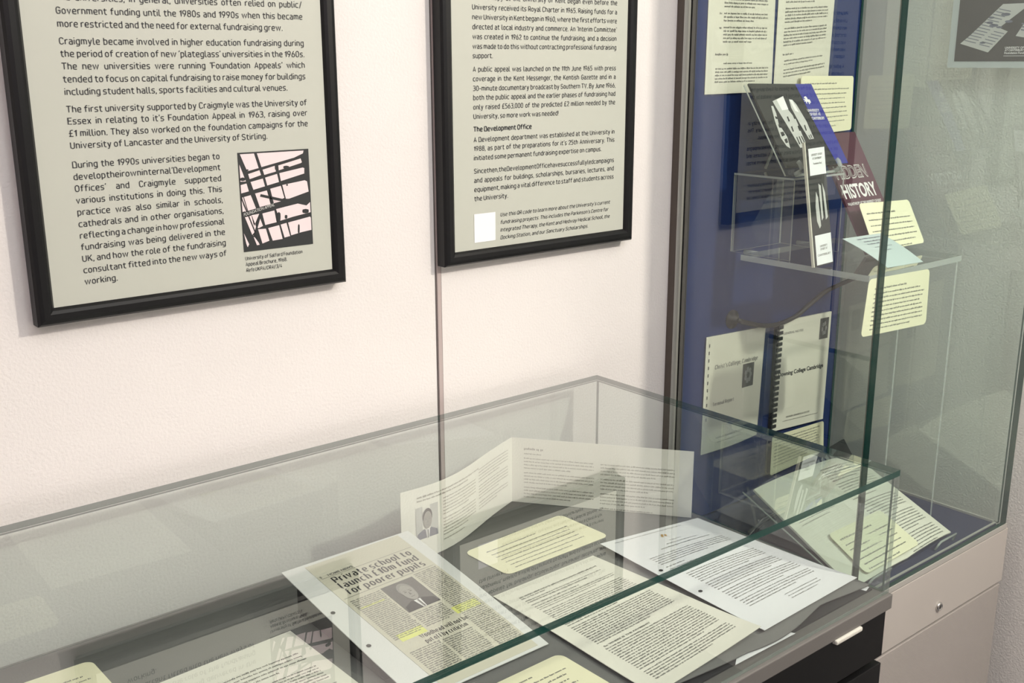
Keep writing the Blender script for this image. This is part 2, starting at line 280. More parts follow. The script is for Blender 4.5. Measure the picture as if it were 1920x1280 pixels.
    def lines(s, B, x0, x1, y0, pitch, n, xh, last=.6, rnd=None, ragged=0, para=0, ch=.62):
        """rows of tiny illegible typing: one small stroke block per character"""
        rnd = rnd or random.Random(int(x0 * 9999 + n * 7 + y0 * 997))
        cw = xh * ch * 1.45; y = y0
        for i in range(n):
            end = x1 - (rnd.random() * ragged * (x1 - x0)); 
            if i == n - 1 or (para and (i + 1) % para == 0): end = x0 + (x1 - x0) * (last + rnd.random() * .2)
            x = x0
            while x < end:
                for _ in range(rnd.choice((2, 3, 4, 5, 6, 8))):
                    if x + cw > end + cw: break
                    h = xh * rnd.choice((1, 1, 1, 1, 1.45)); d = xh * .35 if rnd.random() < .1 else 0
                    s.rect(B, x, y - h, x + cw * .68, y + d); x += cw
                x += cw * .8
            y += pitch * (1.5 if para and (i + 1) % para == 0 else 1)
        return y
def each(parent, name, mt, off, pg, polys):
    for q in polys:
        B = Buf(off); pg.poly(B, q); B.make(name, mt, parent)
class Buf:
    def __init__(s, off=.0004): s.v = []; s.f = []; s.off = off
    def make(s, name, mt, parent): return link(name, s.v, s.f, mt, parent)
# ------------------------------------------------------------------ room
def wallbox(name, a, b, mt): return structure(box(name, a, b, mt))
XR = .86
wallbox('floor', (-3.2, -4.2, -.1), (XR + .12, .12, 0), M['floor'])
wallbox('ceiling', (-3.2, -4.2, 2.8), (XR + .12, .12, 2.9), M['ceil'])
wallbox('wall_back', (-3.2, 0, 0), (XR, .12, 2.8), M['wall'])
wallbox('wall_right', (XR, -4.2, 0), (XR + .12, .12, 2.8), M['wall2'])
wallbox('wall_left', (-3.2, -4.08, 0), (-3.08, 0, 2.8), M['wall'])
wallbox('wall_front', (-3.2, -4.2, 0), (XR, -4.08, 2.8), M['wall'])
tr = structure(box('trim_1', (-.3245, -.003, 0), (-.3165, .001, 2.8), M['joint'], bevel=.0008))
for x in (-.3262, -.3158): box('seam_edge', (x - .0008, -.0012, 0), (x + .0008, .001, 2.8), M['seam'], tr)
# ------------------------------------------------------------------ framed wall panels
def framed(x0, x1, z0, z1, label):
    t = thing('framed_panel', ((x0 + x1) / 2, -.001, z0), label, 'framed panel', 'framed text panels on the wall')
    r = .0225; yb, yf = -.006, -.031
    prof = [(0, yb), (0, yf + .006), (.003, yf + .002), (.008, yf), (.015, yf), (.019, yf + .0025), (r, yf + .0075), (r, yb)]
    C = [(x0, z0), (x1, z0), (x1, z1), (x0, z1)]; inn = [(1, 1), (-1, 1), (-1, -1), (1, -1)]
    for k in range(4):
        vs = []
        for e in (k, (k + 1) % 4):
            for w_, y in prof: vs.append((C[e][0] + inn[e][0] * w_, y, C[e][1] + inn[e][1] * w_))
        n = len(prof); fs = [(i, (i + 1) % n, (i + 1) % n + n, i + n) for i in range(n)] + [tuple(range(n))[::-1], tuple(range(n, 2 * n))]
        o = link('frame_rail', vs, fs, M['frame'], t)
        bm = bmesh.new(); bm.from_mesh(o.data); bmesh.ops.recalc_face_normals(bm, faces=bm.faces); bm.to_mesh(o.data); bm.free()
    bb = box('backing_board', (x0 + .004, -.0062, z0 - .002), (x1 + .0005, -.0008, z1 - .004), M['backing'], t); bb['label'] = 'grey backing board behind the black frame'
    pg = Page((x0 + r - .002, -.024, z1 - r), (x1 - r + .002, -.024, z1 - r), (x1 - r + .002, -.024, z0 + r - .002), (x0 + r - .002, -.024, z0 + r - .002))
    sh = pg.sheet('printed_sheet', M['panel'], t, th=.003)
    return t, pg, sh
SHY = -.024; KY = (SHY - CY) / (-.012 - CY)
def wx(x): return CX + (x - CX) * KY
def wz(z): return CZ + (z - CZ) * KY
def gapscale(line, width, em):
    ws = line.split(' '); return (width - .0012 * (len(ws) - 1)) / (sum(getword(t)[2] for t in ws) * em)
f1, p1, s1 = framed(-.958, -.510, 1.3315, 1.93, 'left black framed text panel, with a construction photo at its lower right')
f2, p2, s2 = framed(-.325, .1075, 1.3305, 1.93, 'black framed text panel beside the tall glass showcase, ending in a small white square')
FONT[0] = 'stroke'
B = Buf(.0005)
ox, oz = p1.c[0].x, p1.c[0].z
L, Rr = wx(-.891), wx(-.5548); Rn = wx(-.6935); em = .0106
xs = .0
xs = gapscale("develop their own internal \u2018Development", Rn - L, em)
ROWS1 = [(1.7285, "The universities, in general, universities often relied on public/", 1), (1.7125, 'Government funding until the 1980s and 1990s when this became', 1), (1.6970, 'more restricted and the need for external fundraising grew.', 0),
 (1.6765, 'Craigmyle became involved in higher education fundraising during', 1), (1.6615, "the period of creation of new \u2018plateglass\u2019 universities in the 1960s.", 1), (1.6465, "The new universities were running \u2018Foundation Appeals\u2019 which", 1),
 (1.6310, 'tended to focus on capital fundraising to raise money for buildings', 1), (1.6158, 'including student halls, sports facilities and cultural venues.', 0),
 (1.5945, 'The first university supported by Craigmyle was the University of', 1), (1.5800, "Essex in relating to it\u2019s Foundation Appeal in 1963, raising over", 1), (1.5650, '\u00a31 million. They also worked on the foundation campaigns for the', 1), (1.5500, 'University of Lancaster and the University of Stirling.', 0)]
for z, s, j in ROWS1: p1.text(B, s, L - ox, oz - wz(z), em, xs, (Rr - L) if j else None)
ROWS1B = ['During the 1990s universities began to', "develop their own internal \u2018Development", "Offices\u2019 and Craigmyle supported", 'various institutions in doing this. This', 'practice was also similar in schools,', 'cathedrals and in other organisations,',
 'reflecting a change in how professional', 'fundraising was being delivered in the', 'UK, and how the role of the fundraising', 'consultant fitted into the new ways of', 'working.']
for i, s in enumerate(ROWS1B): p1.text(B, s, L - ox, oz - wz(1.5260 - .01498 * i), em, xs, (Rn - L) if i < 10 else None)
cxp = wx(-.6655) - ox
p1.fit(B, 'University of Salford Foundation', cxp, oz - wz(1.3812), .0905, .0068); p1.fit(B, 'Appeal Brochure, 1968.', cxp, oz - wz(1.3728), .065, .0068); p1.fit(B, 'Ref: UKPA/CRAI/3/4', cxp, oz - wz(1.3642), .056, .0068, shear=.2)
B.make('printed_text', M['ink'], s1)
# construction photograph (artwork traced as flat shapes, positions given inside the print)
def warp(q, crn):
    (ax, ay), (bx, by), (cx_, cy_), (dx, dy) = crn     # bilinear inverse by iteration
    s = t = .5
    for _ in range(25):
        X = ax * (1 - s) * (1 - t) + bx * s * (1 - t) + cx_ * s * t + dx * (1 - s) * t; Y = ay * (1 - s) * (1 - t) + by * s * (1 - t) + cy_ * s * t + dy * (1 - s) * t
        s += (q[0] - X) / (bx - ax); t += (q[1] - Y) / (dy - ay)
    return s, t
px0, px1, pz0, pz1 = wx(-.667), wx(-.556), wz(1.393), wz(1.5325)
pp = Page((px0, SHY - .0006, pz1), (px1, SHY - .0006, pz1), (px1, SHY - .0006, pz0), (px0, SHY - .0006, pz0), size=(1, 1))
ph = pp.sheet('photograph', M['dark'], f1, th=.0004)
crn = [(65, 118), (690, 88), (748, 938), (132, 1007)]
POLY = [[(85, 122), (205, 114), (248, 253), (150, 280)], [(230, 112), (645, 95), (640, 128), (560, 165), (272, 245)], [(75, 220), (140, 370), (92, 372)], [(158, 305), (255, 272), (270, 315), (172, 350)],
 [(282, 268), (388, 235), (400, 285), (298, 314)], [(420, 232), (620, 172), (632, 205), (625, 212), (425, 275)], [(180, 375), (285, 346), (305, 415), (205, 445)], [(305, 338), (410, 306), (428, 378), (325, 408)],
 [(430, 300), (640, 252), (655, 258), (655, 305), (445, 370)], [(92, 402), (145, 388), (166, 458), (100, 476)], [(110, 512), (182, 492), (230, 612), (135, 640)], [(98, 520), (135, 635), (115, 642)], [(220, 478), (322, 452), (356, 575), (262, 600)],
 [(342, 440), (445, 412), (478, 520), (375, 565)], [(458, 405), (660, 365), (682, 375), (698, 465), (520, 528), (490, 528)], [(375, 570), (455, 548), (380, 530)], [(405, 620), (600, 572), (680, 590), (722, 558), (722, 650), (560, 690), (445, 725)],
 [(285, 658), (390, 632), (412, 738), (312, 762)], [(135, 690), (195, 675), (240, 800), (200, 850)], [(190, 672), (258, 660), (215, 770)], [(250, 800), (318, 795), (350, 905), (290, 930)], [(230, 780), (262, 690), (292, 770), (255, 790)],
 [(338, 790), (435, 765), (468, 890), (380, 905)], [(448, 760), (500, 745), (535, 865), (485, 878)], [(515, 742), (715, 690), (735, 700), (732, 810), (640, 830), (545, 858)], [(205, 850), (235, 890), (270, 940), (242, 945)], [(125, 835), (175, 935), (162, 962), (150, 930)]]
each(ph, 'pale_sky_area', M['pink'], .0002, pp, [[tuple(max(.015, min(.985, c)) for c in warp(a, crn)) for a in q] for q in POLY])
GP = []; WP = []
for a, b, wd in (((265, 495), (480, 545), 24), ((100, 510), (270, 940), 10), ((262, 690), (215, 870), 16), ((335, 420), (375, 575), 22), ((450, 400), (488, 530), 8), ((120, 505), (160, 640), 7)):
    dx, dy = b[0] - a[0], b[1] - a[1]; l_ = math.hypot(dx, dy); nx, ny = -dy / l_ * wd / 2, dx / l_ * wd / 2
    GP.append([warp(q, crn) for q in ((a[0] + nx, a[1] + ny), (b[0] + nx, b[1] + ny), (b[0] - nx, b[1] - ny), (a[0] - nx, a[1] - ny))])
for cx_, cy_, sx, sy in ((405, 250, 16, 24), (490, 248, 26, 14), (112, 350, 22, 16), (430, 690, 16, 45), (495, 690, 12, 18), (672, 640, 30, 20), (612, 800, 8, 45), (500, 405, 8, 8), (150, 270, 10, 8)):
    WP.append([warp((cx_ + sx * math.cos(a * math.pi / 4) * (1 + .25 * (a % 2)), cy_ + sy * math.sin(a * math.pi / 4)), crn) for a in range(8)])
each(ph, 'girder', M['dark'], .0004, pp, GP); each(ph, 'worker_silhouette', M['dark'], .0005, pp, WP)
FONT[0] = 'sans'; B = Buf(.0006); pp.text(B, 'FOUNDATION APPEAL', .03, .64, .045, .95, bold=.01)
v0 = list(B.v); B.v = [v + V((0, 0, (v.x - px0) * .22)) for v in v0]; B.make('photograph_lettering', M['light'], ph)
# second panel
FONT[0] = 'stroke'; B = Buf(.0005); ox, oz = p2.c[0].x, p2.c[0].z
L, Rr = wx(-.2525), wx(.070); em = .0103
xs = gapscale('Since then, the Development Office have successfully led campaigns', Rr - L, em)
ROWS2 = [(1.7500, 'Philanthropy at the University of Kent began even before the', 1), (1.7345, 'University received its Royal Charter in 1965. Raising funds for a', 1), (1.7195, 'new University in Kent began in 1960, where the first efforts were', 1), (1.7045, "directed at local industry and commerce. An \u2018Interim Committee\u2019", 1),
 (1.6895, 'was created in 1962 to continue the fundraising, and a decision', 1), (1.6745, 'was made to do this without contracting professional fundraising', 1), (1.6600, 'support.', 0), (1.6390, 'A public appeal was launched on the 11th June 1965 with press', 1), (1.6240, 'coverage in the Kent Messenger, the Kentish Gazette and in a', 1),
 (1.6090, '30-minute documentary broadcast by Southern TV. By June 1966,', 1), (1.5945, 'both the public appeal and the earlier phases of fundraising had', 1), (1.5795, 'only raised \u00a3563,000 of the predicted \u00a32 million needed by the', 1), (1.5645, 'University, so more work was needed!', 0),
 (1.5275, 'A Development department was established at the University in', 1), (1.5130, "1988, as part of the preparations for it\u2019s 25th Anniversary. This", 1), (1.4980, 'initiated some permanent fundraising expertise on campus.', 0), (1.4765, 'Since then, the Development Office have successfully led campaigns', 1),
 (1.4615, 'and appeals for buildings, scholarships, bursaries, lectures, and', 1), (1.4465, 'equipment, making a vital difference to staff and students across', 1), (1.4315, 'the University.', 0)]
for z, s, j in ROWS2: p2.text(B, s, L - ox, oz - wz(z), em, xs, (Rr - L) if j else None)
p2.fit(B, 'The Development Office', L - ox, oz - wz(1.5442), .123, em, bold=.022)
for i, (s, wd) in enumerate((("Use this QR code to learn more about the University\u2019s current", .257), ("fundraising projects. This includes the Parkinson\u2019s Centre for", .253), ('Integrated Therapy, the Kent and Medway Medical School, the', .257), ('Docking Station, and our Sanctuary Scholarships.', .203))):
    p2.fit(B, s, wx(-.1975) - ox, oz - wz(1.4010 - .01300 * i), wd, .0084, shear=.18)
B.make('printed_text', M['ink'], s2); FONT[0] = 'sans'
B = Buf(.0006); p2.rect(B, wx(-.2535) - ox, oz - wz(1.4095), wx(-.2085) - ox, oz - wz(1.3615)); B.make('white_square', M['white'], s2)
# ------------------------------------------------------------------ low desk showcase
ZD, HZ = .9, 1.0919
dk = thing('desk_showcase', (-.9, -.35, 0), 'low glass topped display desk with grey metal slab and black drawers', 'display case')
X0, X1, Y0, Y1 = -1.95, 0.0, -.669, -.050; T = .006
pane('glass_panel', (X0, Y0, HZ - .009), (X1, Y1, HZ), dk)
pane('glass_panel', (X1 - T, Y0 + .008, ZD), (X1, Y1 - T, HZ - .0095), dk)
pane('glass_panel', (X0, Y1 - T, ZD), (X1, Y1, HZ - .0095), dk)
pane('glass_panel', (X0, Y0, ZD), (X1, Y0 + .006, HZ - .0095), dk, 'sedge')
pane('glass_panel', (X0, Y0 + .008, ZD), (X0 + T, Y1 - T, HZ - .0095), dk, 'sedge')
box('metal_slab', (X0 - .004, Y0 - .006, ZD - .024), (X1 + .002, Y1 + .006, ZD - .0005), M['slab'], dk, .0015)
box('case_floor', (X0 + .02, Y0 + .02, ZD - .0004), (X1 - .012, Y1 - .012, ZD + .002), M['under'], dk)
box('cabinet_carcass', (X0, Y0 + .03, .06), (X1 - .012, Y1 + .002, ZD - .0245), M['drawer'], dk)
for cxx in (0, 1, 2):
    a = X1 - .006 - cxx * .62; z = ZD - .026
    for k in range(8):
        hgt = .074
        dr = box('drawer', (a - .612, Y0 - .002, z - hgt), (a, Y0 + .03, z), M['drawer'], dk, .0015)
        if k == 0:
            hd = box('drawer_pull', (a - .135, Y0 - .010, z - .004), (a - .072, Y0 - .001, z + .003), M['handle'], dr, .002); hd['label'] = 'small worn off-white drawer pull'
        z -= hgt + .012
        if z < .15: break
box('plinth', (X0 + .04, Y0 + .06, 0), (X1 - .05, Y1, .06), M['drawer'], dk)
# felt liner with a lifted wavy front edge
def felt_edge(x):
    return -.640 - .006 * math.sin((x + .05) * 17) * (1 if x > -.6 else .4) - (.014 if -.3 < x < -.12 else 0) * math.sin((x + .3) / .18 * math.pi)
vs = []; fs = []; nx, ny = 120, 8; xa, xb = -1.9, -.012
for k in (0, -.0025):
    for j in range(ny + 1):
        for i in range(nx + 1):
            x = xa + (xb - xa) * i / nx; ye = max(-.66, felt_edge(x)); t = j / ny; y = -.062 + (ye + .062) * t ** .7
            lift = .004 * max(0, (t - .93) / .07) ** 2 * (.35 + .65 * math.sin(x * 13 + .5) ** 2) if x > -.65 else 0
            vs.append((x, y, ZD + .0055 + lift + k))
N = (nx + 1) * (ny + 1)
for j in range(ny):
    for i in range(nx):
        a = j * (nx + 1) + i; fs += [(a, a + nx + 1, a + nx + 2, a + 1), (a + N, a + 1 + N, a + nx + 2 + N, a + nx + 1 + N)]
for i in range(nx):
    a = ny * (nx + 1) + i; fs.append((a, a + N, a + 1 + N, a + 1)); fs.append((i, i + 1, i + 1 + N, i + N))
for j in range(ny):
    a = j * (nx + 1) + nx; fs.append((a, a + nx + 1, a + nx + 1 + N, a + N)); a -= nx; fs.append((a, a + N, a + nx + 1 + N, a + nx + 1))
fl = link('felt_liner', vs, fs, M['mat_'], None, smooth=True); tag(fl, 'dark grey felt liner with a curling front edge on the desk case floor', 'liner')
ZF = ZD + .0062
o = Page((-.315, -.642, ZD + .0028), (-.213, -.640, ZD + .0028), (-.205, -.654, ZD + .0028), (-.330, -.652, ZD + .0028)).sheet('paper_strip', M['white'], None, .0005); tag(o, 'white paper sliver sticking out under the felt liner above the black drawers', 'paper')
o = Page((-.030, -.634, ZD + .0028), (-.014, -.630, ZD + .0028), (-.012, -.644, ZD + .0028), (-.026, -.648, ZD + .0028)).sheet('paper_scrap', M['white'], None, .0005); tag(o, 'tiny white paper scrap in the right front corner of the desk case', 'paper')
# captions ----------------------------------------------------------
def caption(cs, label, rows, xh=.0021, title=True, x0=.02, x1=.93, y0=.2, pitch=.1, ink='grey_ink', r=.012, last=.6, group='yellow caption cards'):
    p = Page(*cs); o = p.rounded('caption_card', M['card'], None, r=r); tag(o, label, 'caption card', group)
    B = Buf(.0003); W, H = p.W, p.H; y = H * y0
    if title: p.lines(B, W * x0, W * (x0 + (x1 - x0) * .62), y, 0, 1, xh * 1.15, last=.95); y += H * pitch * 1.15
    p.lines(B, W * x0, W * x1, y, H * pitch, rows, xh, last=last, ragged=.12)
    B.make('printed_text', M[ink], o); return o, p
z = ZF + .0012
caption([(-.407, -.176, z), (-.194, -.166, z), (-.189, -.279, z), (-.403, -.279, z)], 'pale yellow caption card in front of the standing folded leaflet', 6, .0019, x0=.12, x1=.9, y0=.25, pitch=.105)
caption([(-.690, -.494, z), (-.490, -.492, z), (-.488, -.594, z), (-.688, -.596, z)], 'pale yellow caption card cut off by the bottom of the picture beside the newspaper cutting', 6, .0021, x0=.1, y0=.2)
caption([(-1.170, -.114, z), (-.966, -.116, z), (-.963, -.222, z), (-1.168, -.222, z)], 'yellow caption card in the lower left corner, left of the pink-tinged sheet', 6, .0021, x0=.1, y0=.2)
# white letter --------------------------------------------------------
p = Page((-.234, -.304, ZF + .004), (-.030, -.329, ZF + .002), (-.020, -.628, ZF + .0035), (-.247, -.634, ZF + .0028), bulge=lambda a, b: .004 * math.sin(math.pi * b) * math.sin(math.pi * a) + .004 * (1 - a) * (1 - b) + .0018 + .003 * b ** 6)
o = p.sheet('white_letter', M['white'], None, .0004, 16, 20); tag(o, 'white two-hole punched letter with a small crest, rightmost in the desk case', 'document')
B = Buf(.0004); W, H = p.W, p.H
p.lines(B, W * .10, W * .78, H * .035, 0, 1, .0013, last=.95)
p.lines(B, W * .47, W * .58, H * .155, 0, 1, .0014, last=.95); p.lines(B, W * .40, W * .68, H * .185, 0, 1, .0014, last=.95); p.lines(B, W * .30, W * .74, H * .215, 0, 1, .0018, last=.95)
y = p.lines(B, W * .12, W * .86, H * .26, H * .0185, 5, .0016)
y = p.lines(B, W * .12, W * .35, y + H * .015, H * .02, 1, .0017); y = p.lines(B, W * .12, W * .82, y + H * .004, H * .02, 2, .0016)
y = p.lines(B, W * .16, W * .86, y + H * .035, H * .018, 11, .0016, para=6)
y = p.lines(B, W * .16, W * .88, y + H * .01, H * .018, 9, .0016, para=5)
p.lines(B, W * .45, W * .8, y + H * .02, H * .02, 3, .0014)
B.make('printed_text', M['grey_ink'], o)
B = Buf(.0006)
for k, (a, b) in enumerate(((-.012, .09), (.012, .10), (0, .082), (.022, .09), (-.022, .10))):
    p.poly(B, [(W * (.5 + a + .010 * math.cos(t * 1.257 + k)), H * (b + .008 * math.sin(t * 1.257 + k))) for t in range(5)])
cr = B.make('small_crest', mat('crest_gold_print', (.55, .33, .12), .6), o)
def holes(p, o, pts, r=.0032):
    each(o, 'punched_hole', M['under'], .0006, p, [[(x + r * math.cos(t * math.pi / 6), y + r * math.sin(t * math.pi / 6)) for t in range(12)] for x, y in pts])
holes(p, o, [(.012, H * .37), (.012, H * .37 + .08)])
# cream typed document --------------------------------------------------
p = Page((-.462, -.318, ZF + .001), (-.262, -.317, ZF + .002), (-.258, -.636, ZF + .007), (-.470, -.642, ZF + .001), bulge=lambda a, b: .003 * math.sin(math.pi * b) + .0055 * a * a * b * b + .0012 + .005 * b ** 6)
o = p.sheet('cream_document', M['cream'], None, .0008, 12, 18); tag(o, 'cream typed document lying between the newspaper cutting and the white letter', 'document')
B = Buf(.0004); W, H = p.W, p.H
y = p.lines(B, W * .12, W * .88, H * .10, H * .018, 2, .0022, last=.15); y = p.lines(B, W * .12, W * .86, y + H * .006, H * .017, 2, .0017)
y = p.lines(B, W * .12, W * .80, y + H * .01, H * .018, 1, .0021)
y = p.lines(B, W * .12, W * .88, y + H * .004, H * .0158, 3, .0017); y = p.lines(B, W * .12, W * .88, y + H * .01, H * .0158, 22, .0018, para=11)
p.fit(B, 'So WHERE IS THE PAYMENT?', W * .13, y + H * .012, .085, .0045, bold=.03); y += H * .03
p.lines(B, W * .12, W * .9, y, H * .0158, 18, .0018, para=13)
B.make('printed_text', M['grey_ink'], o)
# bottom left sheet -----------------------------------------------------
p = Page((-.945, -.226, ZF + .001), (-.733, -.216, ZF + .001), (-.725, -.514, ZF + .001), (-.940, -.522, ZF + .001), bulge=lambda a, b: .004 * math.sin(math.pi * a) * math.sin(math.pi * b) + .0008)
o = p.sheet('cream_sheet', M['cream'], None, .0008, 8, 10); tag(o, 'cream sheet with dashed lines at the bottom left, partly below the picture edge', 'document')
B = Buf(.0004); W, H = p.W, p.H
p.lines(B, W * .40, W * .90, H * .20, H * .03, 4, .0022, last=.5); p.lines(B, W * .12, W * .9, H * .34, H * .022, 20, .0018, para=7); B.make('printed_text', M['grey_ink'], o)
# newspaper cutting mounted on a propped sheet ---------------------------
wd = box('document_wedge', (-.700, -.40, ZF + .0002), (-.520, -.178, ZF + .002), M['under'])
wd.data.vertices[6].co.z += .048; wd.data.vertices[7].co.z += .048; tag(wd, 'dark sloping wedge that props up the newspaper cutting', 'stand')
p = Page((-.716, -.166, .9685), (-.507, -.169, .9680), (-.488, -.468, ZF + .003), (-.698, -.468, ZF + .004), bulge=lambda a, b: .0025 * math.sin(math.pi * b) - .004 * (1 - a) * math.sin(math.pi * b) + .003 * a * (1 - b) + .0008)
o = p.sheet('mounting_sheet', M['grey_paper'], None, .0012, 14, 18); tag(o, 'propped two-hole punched sheet carrying a newspaper cutting about a £10m fund', 'newspaper cutting')
W, H = p.W, p.H
class Sub:                                          # a print area shifted inside a page
    pass
cut = Page(p.at(.12, .0), p.at(.80, -.0), p.at(.88, 1), p.at(.30, 1))
nx, ny = 10, 16; cor = [(.14, .015), (.79, .012), (.965, .985), (.27, .99)]
cor = [(.155, .02), (.90, .01), (.93, .985), (.20, .99)]
def cm(a, b, off=0):
    s = cor[0][0] * (1 - a) * (1 - b) + cor[1][0] * a * (1 - b) + cor[2][0] * a * b + cor[3][0] * (1 - a) * b
    t = cor[0][1] * (1 - a) * (1 - b) + cor[1][1] * a * (1 - b) + cor[2][1] * a * b + cor[3][1] * (1 - a) * b
    return p.at(s, t, .0005 + off)
cut = Page(cm(0, 0), cm(1, 0), cm(1, 1), cm(0, 1)); cut.at = cm; W, H = cut.W, cut.H
cs = cut.sheet('newspaper_cutting', M['news'], o, .0003, nx, ny); cs['label'] = 'aged newspaper cutting with headline and portrait'
B = Buf(.0003)
cut.rect(B, W * .02, H * .118, W * .98, H * .1205); cut.rect(B, W * .02, H * .295, W * .97, H * .2975); cut.rect(B, W * .35, H * .3, W * .352, H * .3)
cut.fit(B, '5', W * .02, H * .112, .003, .006, bold=.03); cut.fit(B, 'HOME NEWS', W * .10, H * .112, .040, .0062, bold=.03)
B.make('section_heading', M['grey_ink'], o); FONT[0] = 'serif'
for i, (s, wdt) in enumerate((('Private school to', .83), ('launch \u00a310m fund', .83), ('for poorer pupils', .83))): B = Buf(.0003); cut.fit(B, s, W * (.095 + .0 * i), H * (.172 + i * .053), W * wdt, .0175); B.make('headline', M['ink'], o)
for i, s in enumerate(('Woodhead will not be', 'put off by criticism')): B = Buf(.0003); cut.fit(B, s, W * .24, H * (.70 + .036 * i), W * (.50, .44)[i], .0100); B.make('second_headline', M['ink'], o)
FONT[0] = 'sans'
B = Buf(.0003)
for (a, b, y0, y1) in ((.04, .34, .33, .665), (.04, .34, .755, .97), (.37, .68, .55, .665), (.37, .68, .76, .97), (.73, .97, .315, .97)):
    n = int((y1 - y0) * H / .0037); cut.lines(B, W * a, W * b, H * y0, .0037, n, .0017, last=.7)
B.make('printed_columns', M['grey_ink'], o)
for a_, b_, c_, d_ in ((.06, .385, .30, .395), (.08, .625, .34, .675), (.70, .60, .96, .65)):
    B = Buf(.0002); cut.rect(B, W * a_, H * b_, W * c_, H * d_); B.make('highlighter_mark', M['marker'], o)
def portrait(pg, parent, x0, y0, x1, y1, off=.0004, bgm='mid', suit='slate'):
    w_, h_ = x1 - x0, y1 - y0
    def blob(cx, cy, rx, ry, m_, k, name, n=20, fn=None):
        B = Buf(off + k * .0002); pts = []
        for i in range(n):
            a = 2 * math.pi * i / n; pts.append((x0 + w_ * (cx + rx * math.cos(a)), y0 + h_ * (cy + ry * math.sin(a))))
        pg.poly(B, pts); B.make(name, M[m_], parent)
    B = Buf(off); pg.rect(B, x0, y0, x1, y1); B.make('portrait_background', M[bgm], parent)
    B = Buf(off + .0002); pg.poly(B, [(x0 + w_ * a, y0 + h_ * b) for a, b in ((.02, 1), (.06, .82), (.34, .70), (.5, .78), (.66, .70), (.94, .82), (.98, 1))]); B.make('portrait_suit', M[suit], parent)
    B = Buf(off + .0004); pg.poly(B, [(x0 + w_ * a, y0 + h_ * b) for a, b in ((.40, .72), (.60, .72), (.56, 1), (.46, 1))]); B.make('portrait_shirt', M['white_ink'], parent)
    blob(.5, .33, .21, .25, 'dark' if bgm != 'murk' else 'hair', 3, 'portrait_hair'); blob(.5, .44, .185, .27, 'skin', 4, 'portrait_face')
    B = Buf(off + .0010)
    for cx_ in (.42, .58): pg.rect(B, x0 + w_ * (cx_ - .035), y0 + h_ * .40, x0 + w_ * (cx_ + .035), y0 + h_ * .425); pg.rect(B, x0 + w_ * (cx_ - .045), y0 + h_ * .36, x0 + w_ * (cx_ + .045), y0 + h_ * .372)
    pg.rect(B, x0 + w_ * .44, y0 + h_ * .585, x0 + w_ * .56, y0 + h_ * .60); pg.poly(B, [(x0 + w_ * a, y0 + h_ * b) for a, b in ((.49, .42), (.53, .52), (.47, .52))]); pg.poly(B, [(x0 + w_ * a, y0 + h_ * b) for a, b in ((.48, .74), (.53, .74), (.535, 1), (.485, 1))])
    B.make('portrait_features', M['mid' if bgm != 'murk' else 'murk'], parent)
portrait(cut, o, W * .36, H * .318, W * .70, H * .53, suit='dark', bgm='murk')
holes(p, o, [(.0105, p.H * .36), (.0115, p.H * .36 + .08)])
# standing folded leaflet -------------------------------------------------
def leaf_path(u):                                    # distance left(-)/right(+) of the fold
    if u >= 0: return V((-.220 + .188 * u, -.068 - .249 * u, 0))
    t = -u; x = -.220 - .286 * t; y = -.068 - .082 * t - .020 * math.sin(math.pi * t) + .012 * math.sin(2 * math.pi * t) * .5; return V((x, y, 0))
lf = thing('folded_leaflet', (-.22, -.068, ZF), 'cream folded leaflet standing in a V at the back of the desk case', 'leaflet')
ZL0, ZL1 = ZF + .0005, 1.0255
def leafpage(sgn):
    pg = Page((0, 0, ZL1), (1, 0, ZL1), (1, 0, ZL0), (0, 0, ZL0)); pg.W = .314 if sgn > 0 else .30; pg.H = ZL1 - ZL0
    def at(a, b, off=0):
        u = a if sgn > 0 else a - 1; q = leaf_path(u); e = leaf_path(u + .01) - leaf_path(u - .01) if abs(u) > .011 else leaf_path(u + sgn * .02) - leaf_path(u)
        if sgn < 0 and abs(u) <= .011: e = -e
        n = V((e.y, -e.x, 0)).normalized()
        return V((q.x, q.y, ZL1 + (ZL0 - ZL1) * b)) + n * off
    pg.at = at; return pg
pr_ = leafpage(1); pl_ = leafpage(-1)
a = pr_.sheet('leaflet_page', M['leafp'], lf, .0008, 6, 1); b = pl_.sheet('leaflet_page', M['leafp'], lf, .0008, 14, 1)
B = Buf(.0006); W, H = pr_.W, pr_.H
pr_.lines(B, W * .07, W * .17, H * .17, 0, 1, .0028, last=.95); pr_.lines(B, W * .07, W * .16, H * .24, 0, 1, .0016, last=.95)
pr_.lines(B, W * .07, W * .46, H * .31, H * .05, 12, .0015, para=4); pr_.lines(B, W * .50, W * .90, H * .31, H * .05, 13, .0015, para=4)
B.make('printed_text', M['soft_ink'], a)
B = Buf(.0006); W, H = pl_.W, pl_.H
pl_.lines(B, W * .10, W * .62, H * .14, H * .05, 2, .0018); pl_.lines(B, W * .28, W * .58, H * .26, H * .045, 13, .0014, para=6); pl_.lines(B, W * .62, W * .95, H * .16, H * .045, 13, .0014, para=5)
B.make('printed_text', M['soft_ink'], b)
portrait(pl_, lf, W * .09, H * .27, W * .24, H * .72, off=.0006, bgm='light', suit='slate')
